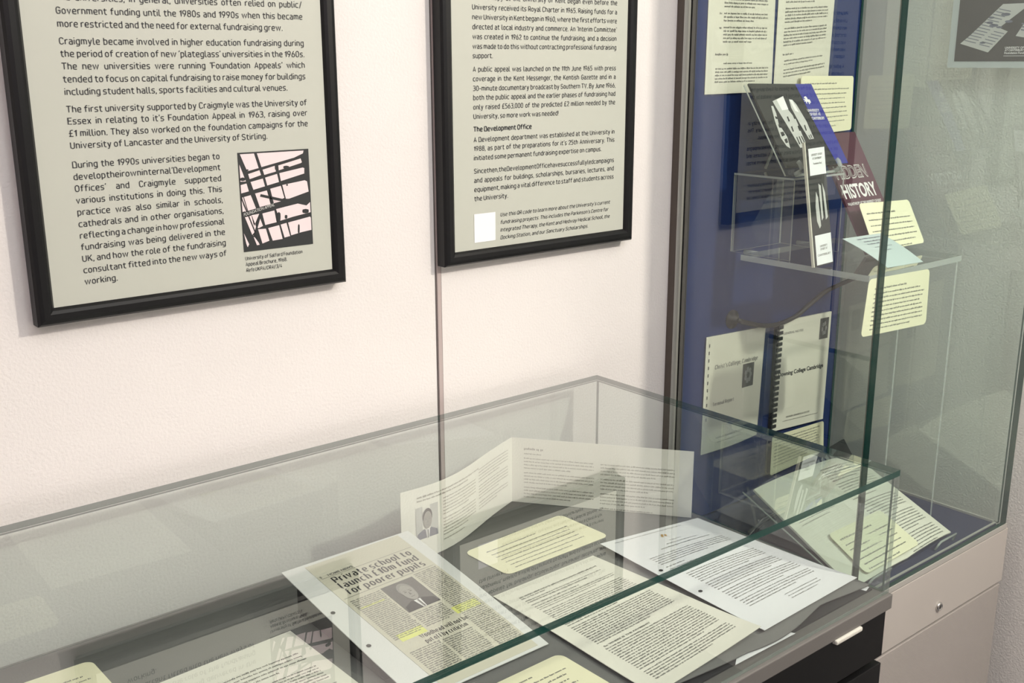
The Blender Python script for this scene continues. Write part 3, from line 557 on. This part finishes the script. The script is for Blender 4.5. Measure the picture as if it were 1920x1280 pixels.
# ------------------------------------------------------------------ tall showcase
XA, XB, YF, ZB = .252, .805, -.466, .703
tc_ = thing('tall_showcase', (.53, -.24, 0), 'tall glass showcase on a light grey metal base in the corner', 'display case')
ZT = 2.3; TG = .012
pane('glass_panel', (XA - .004, YF - .004, ZB + .001), (XB - .002, YF + TG - .004, ZT), tc_, 'gedge', 'frontglass')
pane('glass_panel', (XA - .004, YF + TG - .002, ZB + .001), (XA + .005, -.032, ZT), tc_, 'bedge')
pane('glass_panel', (XB - .010, YF + TG - .002, ZB + .001), (XB - .002, -.032, ZT), tc_, 'gedge')
pane('glass_panel', (XA - .004, YF - .004, ZT + .0005), (XB - .002, -.032, ZT + .0105), tc_, 'gedge')
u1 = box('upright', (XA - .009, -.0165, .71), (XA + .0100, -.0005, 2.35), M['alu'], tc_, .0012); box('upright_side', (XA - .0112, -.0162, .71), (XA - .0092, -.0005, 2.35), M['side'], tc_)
u2 = box('upright', (XB - .004, -.0315, .71), (XB + .012, -.0005, 2.35), M['alu'], tc_, .0015)
bp = box('back_panel', (XA + .012, -.030, ZB + .002), (XB - .006, -.004, 2.32), M['fabric'], tc_); bp['label'] = 'deep blue fabric back panel'
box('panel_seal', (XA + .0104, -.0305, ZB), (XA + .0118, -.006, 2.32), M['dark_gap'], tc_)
fb = box('base_board', (XA + .008, YF + TG, ZB - .006), (XB - .012, -.034, ZB + .001), M['floorblue'], tc_); fb['label'] = 'blue fabric covered case floor'
box('base_rim', (XA - .006, YF - .005, ZB - .008), (XB + .001, -.002, ZB - .0065), M['dark_gap'], tc_)
for nm, a_, b_ in (('glass_rail', (XA - .004, YF - .0065, ZB - .006), (XB, YF - .0042, ZB + .004)), ('glass_rail', (XA - .004, YF + TG + .0005, ZB + .0012), (XB - .01, YF + TG + .005, ZB + .003)), ('glass_rail', (XB - .015, YF + TG + .006, ZB + .0012), (XB - .0105, -.034, ZB + .006))):
    box(nm, a_, b_, M['alu'], tc_)
box('upper_base_panel', (XA - .008, YF - .006, .572), (XB + .008, -.002, ZB - .0085), M['cab'], tc_, .0015)
box('base_recess', (XA, YF + .01, .565), (XB, -.004, .5715), M['dark_gap'], tc_)
box('lower_base_panel', (XA - .006, YF - .005, .02), (XB + .002, -.002, .5655), M['cab2'], tc_, .0015)
box('plinth', (XA + .02, YF + .03, 0), (XB - .02, -.01, .0195), M['dark_gap'], tc_)
# lock
vs = []; fs = []; n = 24; rings = [(.0095, 0), (.0095, -.003), (.0085, -.005), (.0062, -.006), (.0058, -.0045), (.0001, -.0045)]
for r_, y in rings:
    for k in range(n): a_ = 2 * math.pi * k / n; vs.append((.546 + r_ * math.cos(a_), YF - .006 + y, .604 + r_ * math.sin(a_)))
for i in range(len(rings) - 1):
    for k in range(n): fs.append((i * n + k, i * n + (k + 1) % n, (i + 1) * n + (k + 1) % n, (i + 1) * n + k))
lk = link('lock', vs, fs, M['chrome'], tc_, smooth=True); lk['label'] = 'round chrome lock'
box('keyhole', (.5452, YF - .0112, .600), (.5468, YF - .0105, .608), M['dark_gap'], lk)
# papers on the blue panel -------------------------------------------------
YP = -.0312
def wallpaper(cs, y=YP): return Page(*[(x, y, z_) for x, z_ in cs])
typed = []
for cs, lab, seed in (([(.292, 1.93), (.490, 1.93), (.497, 1.594), (.291, 1.592)], 'left yellowed typed page pinned at the top of the blue panel', 3), ([(.504, 1.93), (.698, 1.93), (.690, 1.610), (.503, 1.590)], 'right typed page at the top of the blue panel, partly behind the caption card', 5)):
    p = wallpaper(cs, YP - .001); p.bulge = lambda a, b: .002 * math.sin(math.pi * a)
    o = p.sheet('typed_page', M['typed'], None, .0006, 6, 1); tag(o, lab, 'document', 'typed pages on the blue panel'); W, H = p.W, p.H; B = Buf(.0005); rd = random.Random(seed)
    y = .06
    for n_ in ((4, 3, 5, 4, 3, 5, 3, 4, 5, 4) if seed == 3 else (5, 6, 4, 5, 6, 4, 5, 5)):
        y = p.lines(B, W * (.22 if seed == 3 else .12), W * .88, y, .0066, n_, .0024, rnd=rd) + .006
        if seed == 3: p.lines(B, W * .16, W * .20, y - .006 - n_ * .0066 * .98, 0, 1, .0024, rnd=rd)
        if y > H - .085: break
    p.lines(B, W * .12, W * .30, H - .0725, 0, 1, .0026, last=.95, rnd=rd)
    if seed == 3: p.lines(B, W * .24, W * .66, H - .056, 0, 1, .0022, last=.95, rnd=rd); p.lines(B, W * .13, W * .92, H - .046, .0062, 5, .0022, rnd=rd)
    else: p.lines(B, W * .15, W * .85, H - .06, .0066, 2, .0022, rnd=rd); p.lines(B, W * .15, W * .9, H - .042, .0066, 3, .0022, rnd=rd)
    B.make('typed_text', M['grey_ink'], o)
    q = wallpaper([(c[0] + (-.004 if i in (0, 3) else .005), c[1] - (.004 if i > 1 else 0)) for i, c in enumerate(cs)], YP - .0052); q.sheet('plastic_sleeve', M['sleeve'], o, .0002)
caption([(.577, -.045, 1.624), (.766, -.045, 1.622), (.772, -.045, 1.507), (.582, -.045, 1.500)], 'pale yellow caption card high on the blue panel beside the white horse booklet', 9, .0019, x0=.07, x1=.92, y0=.14, pitch=.082, r=.007)
# college reports
p = wallpaper([(.327, 1.106), (.522, 1.098), (.512, .853), (.325, .850)], YP - .002); p.bulge = lambda a, b: .006 * b * b * math.sin(math.pi * a) + .001
o = p.sheet('report', M['typed'], None, .0012, 8, 8); tag(o, "cream Christ's College report with dark crest square, left of the two on the blue panel", 'report', 'college reports on the blue panel')
W, H = p.W, p.H; B = Buf(.0006)
FONT[0] = 'serif'; p.fit(B, 'Christ\u2019s College, Cambridge', W * .16, H * .285, W * .74, .0125, shear=.05); B.make('title_text', M['grey_ink'], o)
B = Buf(.0006); p.fit(B, 'Terminal Report', W * .15, H * .60, W * .36, .0105); FONT[0] = 'sans'; B.make('subtitle_text', M['grey_ink'], o)
B = Buf(.0006); p.fit(B, 'HOOKER CRAIGMYLE & CO LTD', W * .22, H * .895, W * .5, .0055, bold=.02); p.lines(B, W * .25, W * .62, H * .93, 0, 1, .0013, last=.95); B.make('publisher_text', M['grey_ink'], o)
B = Buf(.0005); p.rect(B, W * .64, H * .30, W * .84, H * .51); e = B.make('crest_square', M['aerial'], o)
B = Buf(.0008)
for k in range(7):
    a = k * .9; cx_, cy_ = W * (.74 + .045 * math.cos(a)), H * (.405 + .05 * math.sin(a)); p.poly(B, [(cx_ + .005 * math.cos(t + k), cy_ + .007 * math.sin(t + k)) for t in (0, 1.3, 2.6, 3.9, 5.2)])
B.make('crest_lines', M['mid'], o)
for k in range(11): y = H * (.06 + .063 * k); B = Buf(.0008); p.rect(B, W * .045, y, W * .058, y + H * .028); B.make('binding_hole', M['dark'], o)
q = wallpaper([(.321, 1.112), (.527, 1.103), (.519, .845), (.319, .842)], YP - .0105); q.sheet('plastic_sleeve', M['sleeve'], o, .0003)
p = wallpaper([(.566, 1.103), (.757, 1.097), (.754, .838), (.561, .850)], YP - .008); p.bulge = lambda a, b: .001
o = p.sheet('report', M['typed'], None, .0045); tag(o, 'black comb bound Downing College report beside a yellow caption card', 'report', 'college reports on the blue panel')
W, H = p.W, p.H; B = Buf(.0004)
p.fit(B, 'Downing College Cambridge', W * .03, H * .50, W * .88, .0135, bold=.03); B.make('title_text', M['ink'], o)
B = Buf(.0004); p.fit(B, 'GENERAL NOTES', W * .07, H * .125, W * .38, .0075, bold=.01); B.make('subtitle_text', M['grey_ink'], o)
B = Buf(.0004); p.fit(B, 'HOOKER CRAIGMYLE & CO LTD', W * .24, H * .90, W * .46, .0055, bold=.03); p.lines(B, W * .18, W * .82, H * .93, 0, 1, .0013, last=.95); B.make('publisher_text', M['grey_ink'], o)
B = Buf(.0004); p.rect(B, W * .78, H * .045, W * .955, H * .235); B.make('crest_square', M['aerial'], o)
B = Buf(.0007)
for k in range(6):
    a = k; cx_, cy_ = W * (.87 + .035 * math.cos(a)), H * (.14 + .045 * math.sin(a)); p.poly(B, [(cx_ + .004 * math.cos(t + k), cy_ + .006 * math.sin(t + k)) for t in (0, 1.3, 2.6, 3.9, 5.2)])
B.make('crest_lines', M['mid'], o)
spine_top, spine_bot = V((.566, YP - .010, 1.090)), V((.561, YP - .010, .862))
for k in range(19):
    c = spine_top.lerp(spine_bot, k / 18)
    box('comb_tooth', (c.x - .008, YP - .0115, c.z - .0036), (c.x + .009, YP - .0075, c.z + .0036), M['dark'], o)
box('comb_spine', (.5555, YP - .0072, .852), (.5605, YP - .0005, 1.095), M['dark'], o)
caption([(.553, -.047, .842), (.748, -.047, .836), (.756, -.047, .757), (.553, -.047, .748)], 'pale yellow caption card below the comb bound report', 9, .0021, x0=.05, x1=.95, y0=.13, pitch=.085, title=False, r=.007)
# shelf and its exhibits --------------------------------------------------
ZS = 1.277
sf = thing('acrylic_shelf', (.54, -.22, ZS), 'clear acrylic shelf half way up inside the tall showcase', 'shelf')
o = pane('shelf_board', (.378, -.362, ZS - .0115), (.706, -.070, ZS), sf, 'aedge', 'acrylic')
pane('side_support', (.700, -.355, ZB + .002), (.706, -.240, ZS - .012), sf, 'aedge', 'acrylic')
for x in (.44, .62): tube('standoff', [(x, -.071, ZS - .006), (x, -.031, ZS - .006)], .005, M['aedge'], sf)
cb = thing('acrylic_riser', (.47, -.105, ZS), 'clear acrylic cube riser at the left end of the shelf', 'riser')
ax0, ax1, ay0, ay1, az0, az1 = .390, .556, -.178, -.0335, ZS + .0005, ZS + .160
pane('riser_side', (ax0, ay0, az0), (ax0 + .004, ay1, az1 - .0045), cb, 'aedge', 'acrylic')
pane('riser_side', (ax1 - .004, ay0, az0), (ax1, ay1, az1 - .0045), cb, 'aedge', 'acrylic')
pane('riser_back', (ax0 + .0045, ay1 - .004, az0), (ax1 - .0045, ay1, az1 - .0045), cb, 'aedge', 'acrylic')
pane('riser_top', (ax0, ay0, az1 - .004), (ax1, ay1, az1), cb, 'aedge', 'acrylic')
# booklet with the white horse
TLb, TRb, BLb = V((.372, -.072, 1.612)), V((.574, -.072, 1.608)), V((.379, -.168, 1.458)); BRb = TRb + BLb - TLb
es = thing('booklet_easel', (.48, -.14, az1), 'clear acrylic easel standing on the cube riser', 'easel')
nrm = (BLb - TLb).cross(TRb - TLb).normalized()
def lp(a, b, off): return TLb * (1 - a) * (1 - b) + TRb * a * (1 - b) + BRb * a * b + BLb * (1 - a) * b + nrm * off
eb = Page(lp(-.03, -.02, -.006), lp(.9, -.02, -.006), lp(.9, 1.08, -.006), lp(-.03, 1.08, -.006)); eb.sheet('easel_back', [M['acrylic']], es, .003)
for a in (.12, .75):
    tube('easel_rim', [lp(-.03 if a < .5 else .9, b, -.0075) for b in (0, .5, 1.08)], .0014, M['aedge'], es)
    tube('easel_hook', [lp(a, 1.07, -.006), lp(a, 1.075, .006), lp(a, 1.06, .012), lp(a, 1.0, .013), lp(a, .97, .011)], .0045, M['aedge'], es)
tube('easel_strut', [lp(.45, .35, -.010), (.475, -.045, az1 + .004)], .003, M['aedge'], es)
tube('easel_foot', [lp(.12, 1.075, -.004), (.405, -.170, az1 + .004), (.52, -.172, az1 + .004), lp(.75, 1.075, -.004)], .003, M['aedge'], es)
p = Page(TLb, TRb, BRb, BLb).flat(); o = p.sheet('booklet', M['dark'], None, .004); tag(o, 'booklet with white horse emblem and royal blue stripe over a dark building photograph', 'booklet')
p.size = (p.W, p.H); W, H = p.W, p.H
BC = [(312, 222), (735, 222), (968, 762), (560, 800)]
def bw(q): a_, b_ = warp(q, BC); return (max(0, min(1, a_)) * W, max(0, min(1, b_)) * H)
def bpoly(name, mt, off, *polys): each(o, name, M[mt], off, p, [[bw(q) for q in pl] for pl in polys])
bpoly('blue_stripe', 'cover_blue', .0004, [(620, 222), (735, 222), (968, 762), (890, 770), (760, 520)])
bpoly('tower_shape', 'light', .0004, [(466, 345), (536, 308), (560, 390), (620, 470), (690, 655), (645, 665), (560, 510), (490, 390)],
      [(575, 330), (598, 333), (625, 365), (690, 480), (738, 600), (706, 606), (640, 490), (590, 390)], [(457, 378), (470, 378), (490, 430), (505, 500), (560, 590), (580, 670), (556, 655), (520, 600), (480, 480)])
bpoly('bright_wall', 'white_ink', .0006, [(492, 335), (536, 310), (570, 400), (528, 408)], [(577, 333), (597, 335), (640, 420), (615, 410)])
bpoly('window_slot', 'dark', .0008, [(558, 452), (566, 450), (578, 482), (570, 486)], [(597, 440), (605, 438), (616, 464), (608, 468)], [(584, 520), (592, 518), (604, 552), (596, 556)], [(628, 515), (636, 513), (648, 548), (640, 550)], [(672, 508), (679, 506), (690, 545), (683, 548)],
      [(618, 592), (624, 590), (645, 640), (638, 642)], [(634, 588), (640, 586), (660, 635), (654, 638)], [(650, 585), (656, 583), (676, 630), (670, 633)], [(700, 578), (705, 577), (716, 602), (711, 604)], [(712, 572), (717, 571), (727, 596), (722, 598)],
      [(480, 450), (500, 455), (505, 470), (486, 468)], [(500, 505), (522, 510), (530, 530), (508, 528)], [(515, 560), (535, 556), (545, 580), (526, 590)], [(540, 610), (556, 600), (566, 630), (550, 636)])
horse = [(680, 312), (690, 308), (700, 318), (704, 330), (716, 330), (722, 340), (727, 352), (722, 354), (717, 345), (719, 362), (713, 362), (708, 348), (698, 346), (700, 360), (694, 358), (690, 344), (680, 346), (682, 338), (690, 334), (676, 334), (674, 328), (688, 328), (684, 320), (677, 322)]
bpoly('white_horse_emblem', 'white_ink', .0007, horse)
for s_, q, wpx in (('UNIVERSITY', (703, 416), 84), ('OF KENT AT', (718, 442), 78), ('CANTERBURY', (732, 470), 90)):
    B = Buf(.0007); x_, y_ = bw(q); p.fit(B, s_, x_, y_, W * wpx / 423, .0088, bold=.02); B.make('white_name_text', M['white_ink'], o)
# tall narrow bookmark leaflet
p = Page((.366, -.214, 1.508), (.424, -.214, 1.510), (.427, -.258, ZS + .006), (.360, -.258, ZS + .003)).flat()
o = p.sheet('narrow_leaflet', [M['dark']], None, .005); tag(o, 'tall narrow standing leaflet with white end blocks in front of the cube riser', 'leaflet'); W, H = p.W, p.H
B = Buf(.0004); p.rect(B, W * .12, H * .055, W * .99, H * .27); p.rect(B, W * .12, H * .75, W * .99, H * .99); B.make('white_block', M['white'], o)
B = Buf(.0006); 
for i, (s, a, b) in enumerate((('UNIVERSITY OF KENT', .115, .6), ('AT CANTERBURY', .145, .5), ('Foundation Fund', .185, .45), ('UNIVERSITY', .85, .4), ('OF KENT AT', .875, .38), ('CANTERBURY', .92, .7))): p.fit(B, s, W * (.55 - b / 2), H * a, W * b, .0055, bold=.02)
B.make('printed_text', M['grey_ink'], o)
B = Buf(.0004)
for q in ([(.28, .52), (.36, .40), (.45, .45), (.50, .68), (.42, .70), (.30, .64)], [(.52, .34), (.64, .36), (.66, .62), (.56, .64)], [(.72, .34), (.84, .42), (.90, .62), (.78, .64)]): p.poly(B, [(a * W, b * H) for a, b in q])
B.make('tower_shape', M['light'], o)
q = Page(p.at(-.02, 0), p.at(-.02, 0) + V((.0001, .006, 0)), p.at(-.02, 1) + V((.0001, .006, 0)), p.at(-.02, 1))
e = Page(p.at(-.045, 0, .0002), p.at(.0, 0, .0002), p.at(.0, 1, .0002), p.at(-.045, 1, .0002)).sheet('spine_edge', M['spine'], o, .0054); e['label'] = 'cream spine edge'
# hidden history book
p = Page((.552, -.108, 1.510), (.700, -.101, 1.508), (.701, -.238, ZS + .006), (.553, -.245, ZS + .004)).flat()
o = p.sheet('plum_book', [M['purple']], None, .005); tag(o, 'plum coloured book titled Hidden History leaning behind the narrow leaflet', 'book'); W, H = p.W, p.H
B = Buf(.0004); p.fit(B, 'HISTORY', W * .05, H * .545, W * .87, .042, bold=.03); p.fit(B, 'PHILANTHROPY AT THE UNIVERSITY OF KENT', W * .05, H * .605, W * .87, .0085, bold=.02); B.make('white_title', M['white_ink'], o)
B = Buf(.0004); p.fit(B, 'HIDDEN', W * .05, H * .385, W * .80, .040, bold=.035); B.make('outlined_title', M['light'], o)
B = Buf(.0006); p.fit(B, 'HIDDEN', W * .058, H * .382, W * .785, .0375, bold=-.012); B.make('title_fill', M['purple'], o)
B = Buf(.0004); p.rect(B, W * .35, H * .76, W * .78, H * .97); B.make('dark_patch', M['dark'], o)
caption([(.541, -.225, 1.381), (.724, -.225, 1.374), (.720, -.272, 1.290), (.537, -.272, 1.292)], 'pale yellow caption card leaning on the plum book', 6, .0022, x0=.08, x1=.95, y0=.24, pitch=.12, title=True, r=.008)
p = Page((.419, -.274, 1.330), (.533, -.283, 1.330), (.563, -.360, ZS + .004), (.456, -.350, ZS + .004), bulge=lambda a, b: .003 * math.sin(math.pi * b))
lt = thing('tent_leaflet', (.48, -.32, ZS), 'small pale blue tent-folded leaflet at the front of the shelf', 'leaflet')
pg_ = p.sheet('front_cover', M['bluepaper'], lt, .0008, 1, 6); W, H = p.W, p.H
B = Buf(.0005); p.lines(B, W * .25, W * .85, H * .12, H * .09, 1, .0026, last=.95); p.lines(B, W * .30, W * .8, H * .22, H * .09, 2, .0024); p.lines(B, W * .35, W * .8, H * .42, H * .12, 2, .0015); B.make('printed_text', M['slate'], pg_)
Page((.419, -.2735, 1.330), (.419, -.2735, 1.330) and (.5325, -.2825, 1.330), (.545, -.278, ZS + .002), (.415, -.2735, ZS + .002)).sheet('clear_back', [M['acrylic']], lt, .0008)
hc, _ = caption([(.372, -.366, 1.272), (.580, -.366, 1.266), (.585, -.366, 1.156), (.360, -.366, 1.166)], 'pale yellow caption card hanging below the front edge of the acrylic shelf', 9, .0021, x0=.11, x1=.94, y0=.2, pitch=.077, r=.010)
# cable at the right; its left run and disc give a reflection solid form
cbt = thing('cable_with_disc', (.41, -.036, 1.131), 'thin black cable under the shelf, its left run and disc modelled from a reflection', 'cable')
vs = []; fs = []; n = 24
for r_, y in ((.020, -.0305), (.020, -.033), (.010, -.037), (.006, -.046), (.0001, -.046)):
    for k in range(n): a_ = 2 * math.pi * k / n; vs.append((.410 + r_ * math.cos(a_), y, 1.131 + r_ * math.sin(a_)))
for i in range(4):
    for k in range(n): fs.append((i * n + k, i * n + (k + 1) % n, (i + 1) * n + (k + 1) % n, (i + 1) * n + k))
link('reflected_disc', vs, fs, M['cable'], cbt, smooth=True)
pts = []
for k in range(33):
    t = k / 32; x = .412 + .34 * t; z_ = 1.131 - .030 * math.sin(math.pi * min(1, t * 1.25)) + (.055 * max(0, t - .6) / .4) ; pts.append((x, -.045 - .18 * max(0, t - .55) ** 1.5, z_))
tube('cable', pts, .0050, M['cable'], cbt)
# open book on the case floor ---------------------------------------------
bk = thing('open_book', (.48, -.42, ZB), 'open cream book on a clear stand on the blue floor of the tall showcase', 'book')
TL, SM, TR = V((.284, -.206, .838)), V((.482, -.184, .826)), V((.662, -.188, .812)); BL, SB, BR = V((.292, -.436, .713)), V((.484, -.430, .712)), V((.662, -.424, .712))
pgL = Page(TL, SM, SB, BL, bulge=lambda a, b: .006 * math.sin(math.pi * a) ** .7 if 0 < a < 1 else 0); pgR = Page(SM, TR, BR, SB, bulge=lambda a, b: .008 * math.sin(math.pi * a) ** .7 if 0 < a < 1 else 0)
a = pgL.sheet('left_page', M['typed'], bk, .004, 10, 1); b = pgR.sheet('right_page', M['typed'], bk, .004, 10, 1)
B = Buf(.0005); W, H = pgR.W, pgR.H; y = pgR.lines(B, W * .14, W * .86, H * .08, H * .026, 13, .0020, para=6); pgR.lines(B, W * .14, W * .86, y + H * .03, H * .026, 20, .0020, para=7); B.make('printed_text', M['grey_ink'], b)
B = Buf(.0005); W, H = pgL.W, pgL.H; pgL.lines(B, W * .12, W * .8, H * .4, H * .03, 2, .0014); B.make('faint_text', M['soft_ink'], a)
st = thing('book_stand', (.47, -.36, ZB), 'clear acrylic stand holding the open book', 'stand')
def on(pg, a, b, off): return pg.at(a, b, off)
dn = pgL.n
Page(TL + V((-.006, .016, .004)) - dn * .012, TR + V((.02, .012, .0)) - dn * .012, BR + V((.02, -.006, -.006)) - dn * .012 + V((0, 0, .006)), BL + V((-.006, -.006, -.002)) - dn * .012 + V((0, 0, .006))).sheet('stand_back', [M['acrylic']], st, .004)
for x0_, x1_ in ((.33, .40), (.57, .64)):
    tube('stand_lip', [(x0_, -.441, ZB + .004), (x0_, -.4465, ZB + .016), (x0_ + .01, -.4465, ZB + .02), (x1_, -.4455, ZB + .02), (x1_, -.440, ZB + .004)], .0022, M['aedge'], st)
tube('stand_rim', [TL + V((-.006, .014, .002)) - dn * .014, BL + V((-.006, .004, .010)) - dn * .010], .0016, M['aedge'], st)
tube('stand_prop', [(.35, -.15, ZB + .005), (.35, -.24, .80)], .003, M['aedge'], st)
# caption on the open book
def bp_(x, t, off=.012):
    q = TL.lerp(TR, (x - .284) / .378).lerp(BL.lerp(BR, (x - .284) / .378), t); return q + dn * off
caption([bp_(.335, .58), bp_(.530, .58), bp_(.530, .97), bp_(.330, .97)], 'pale yellow caption card resting on the lower half of the open book', 6, .0023, x0=.08, x1=.92, y0=.22, pitch=.12, r=.010)
# black picture book behind
p = Page((.560, -.118, .795), (.742, -.108, .8095), (.765, -.160, .710), (.575, -.170, .710)).flat()
o = p.sheet('black_picture_book', M['dark'], None, .006); tag(o, 'black edged picture book leaning behind the open book', 'book'); W, H = p.W, p.H
B = Buf(.0004)
for k in range(7): p.poly(B, [(W * (.04 + .09 * k), H * .14), (W * (.09 + .09 * k), H * .10), (W * (.11 + .09 * k), H * .30), (W * (.05 + .09 * k), H * .28)])
p.rect(B, W * .04, H * .34, W * .76, H * .9); B.make('cover_picture', M['mid'], o)
# aerial photograph on the right pane
ps = thing('aerial_photograph', (.786, -.36, 1.64), 'grey aerial photograph of long flat roofs in a clear mount on the right glass', 'photograph')
xx = .7925
mt_ = Page((xx, -.244, 1.93), (xx, -.45, 1.93), (xx, -.45, 1.6395), (xx, -.244, 1.6395)); mt_.sheet('grey_mount', mat('mount_grey', (.50, .54, .54), .5), ps, .002)
p = Page((xx - .0005, -.258, 1.925), (xx - .0005, -.448, 1.925), (xx - .0005, -.448, 1.652), (xx - .0005, -.258, 1.652)); o = p.sheet('photo_print', M['aerial'], ps, .0006)
W, H = p.W, p.H
def ap(u, v): return (W * (u - 415) / 1500, H - (1045 - v) / 1280 * .132)      # artwork coordinates inside the print
B = Buf(.0004); p.poly(B, [ap(*q) for q in ((490, 710), (960, 880), (1240, 500), (1100, 430), (1560, 0), (1120, 0), (640, 560))]); p.poly(B, [ap(*q) for q in ((1370, 585), (1700, 660), (1900, 300), (1480, 360))]); B.make('roof_shape', M['light'], o)
B = Buf(.0006)
for k in range(13):
    u, v = 560 + 42 * k, 640 - 47 * k
    p.poly(B, [ap(*q) for q in ((u, v), (u + 190, v + 55), (u + 190, v + 70), (u, v + 15))])
    if k < 6: p.poly(B, [ap(*q) for q in ((u + 250, v + 80), (u + 420, v + 130), (u + 420, v + 145), (u + 250, v + 95))])
for u, v, r_ in ((960, 240, 40), (940, 330, 45), (1010, 385, 60), (1180, 190, 60), (1240, 320, 50), (1100, 420, 40), (860, 700, 40)):
    p.poly(B, [ap(u + r_ * math.cos(t) * 1.3, v + r_ * .5 * math.sin(t)) for t in [i * .785 for i in range(8)]])
for k in range(3): p.poly(B, [ap(*q) for q in ((1440, 460 - 55 * k), (1800, 540 - 55 * k), (1800, 560 - 55 * k), (1440, 485 - 55 * k))])
B.make('roof_details', M['slate'], o)
B = Buf(.0006)
for s, v, wdt in (('UNIVERSITY OF KENT', 815, .052), ('AT CANTERBURY', 860, .038), ('Foundation Fund Appeal', 910, .056)):
    x_, y_ = ap(1225, v); p.fit(B, s, x_, y_, wdt, .0055, bold=.02)
x_, y_ = ap(1215, 950); p.rect(B, x_, y_ - .0008, x_ + .055, y_); B.make('white_lettering', M['white_ink'], o)
# --------------------------------------------------------------------------
bpy.data.objects.remove(_to); bpy.data.curves.remove(_tc)
bpy.context.view_layer.update()
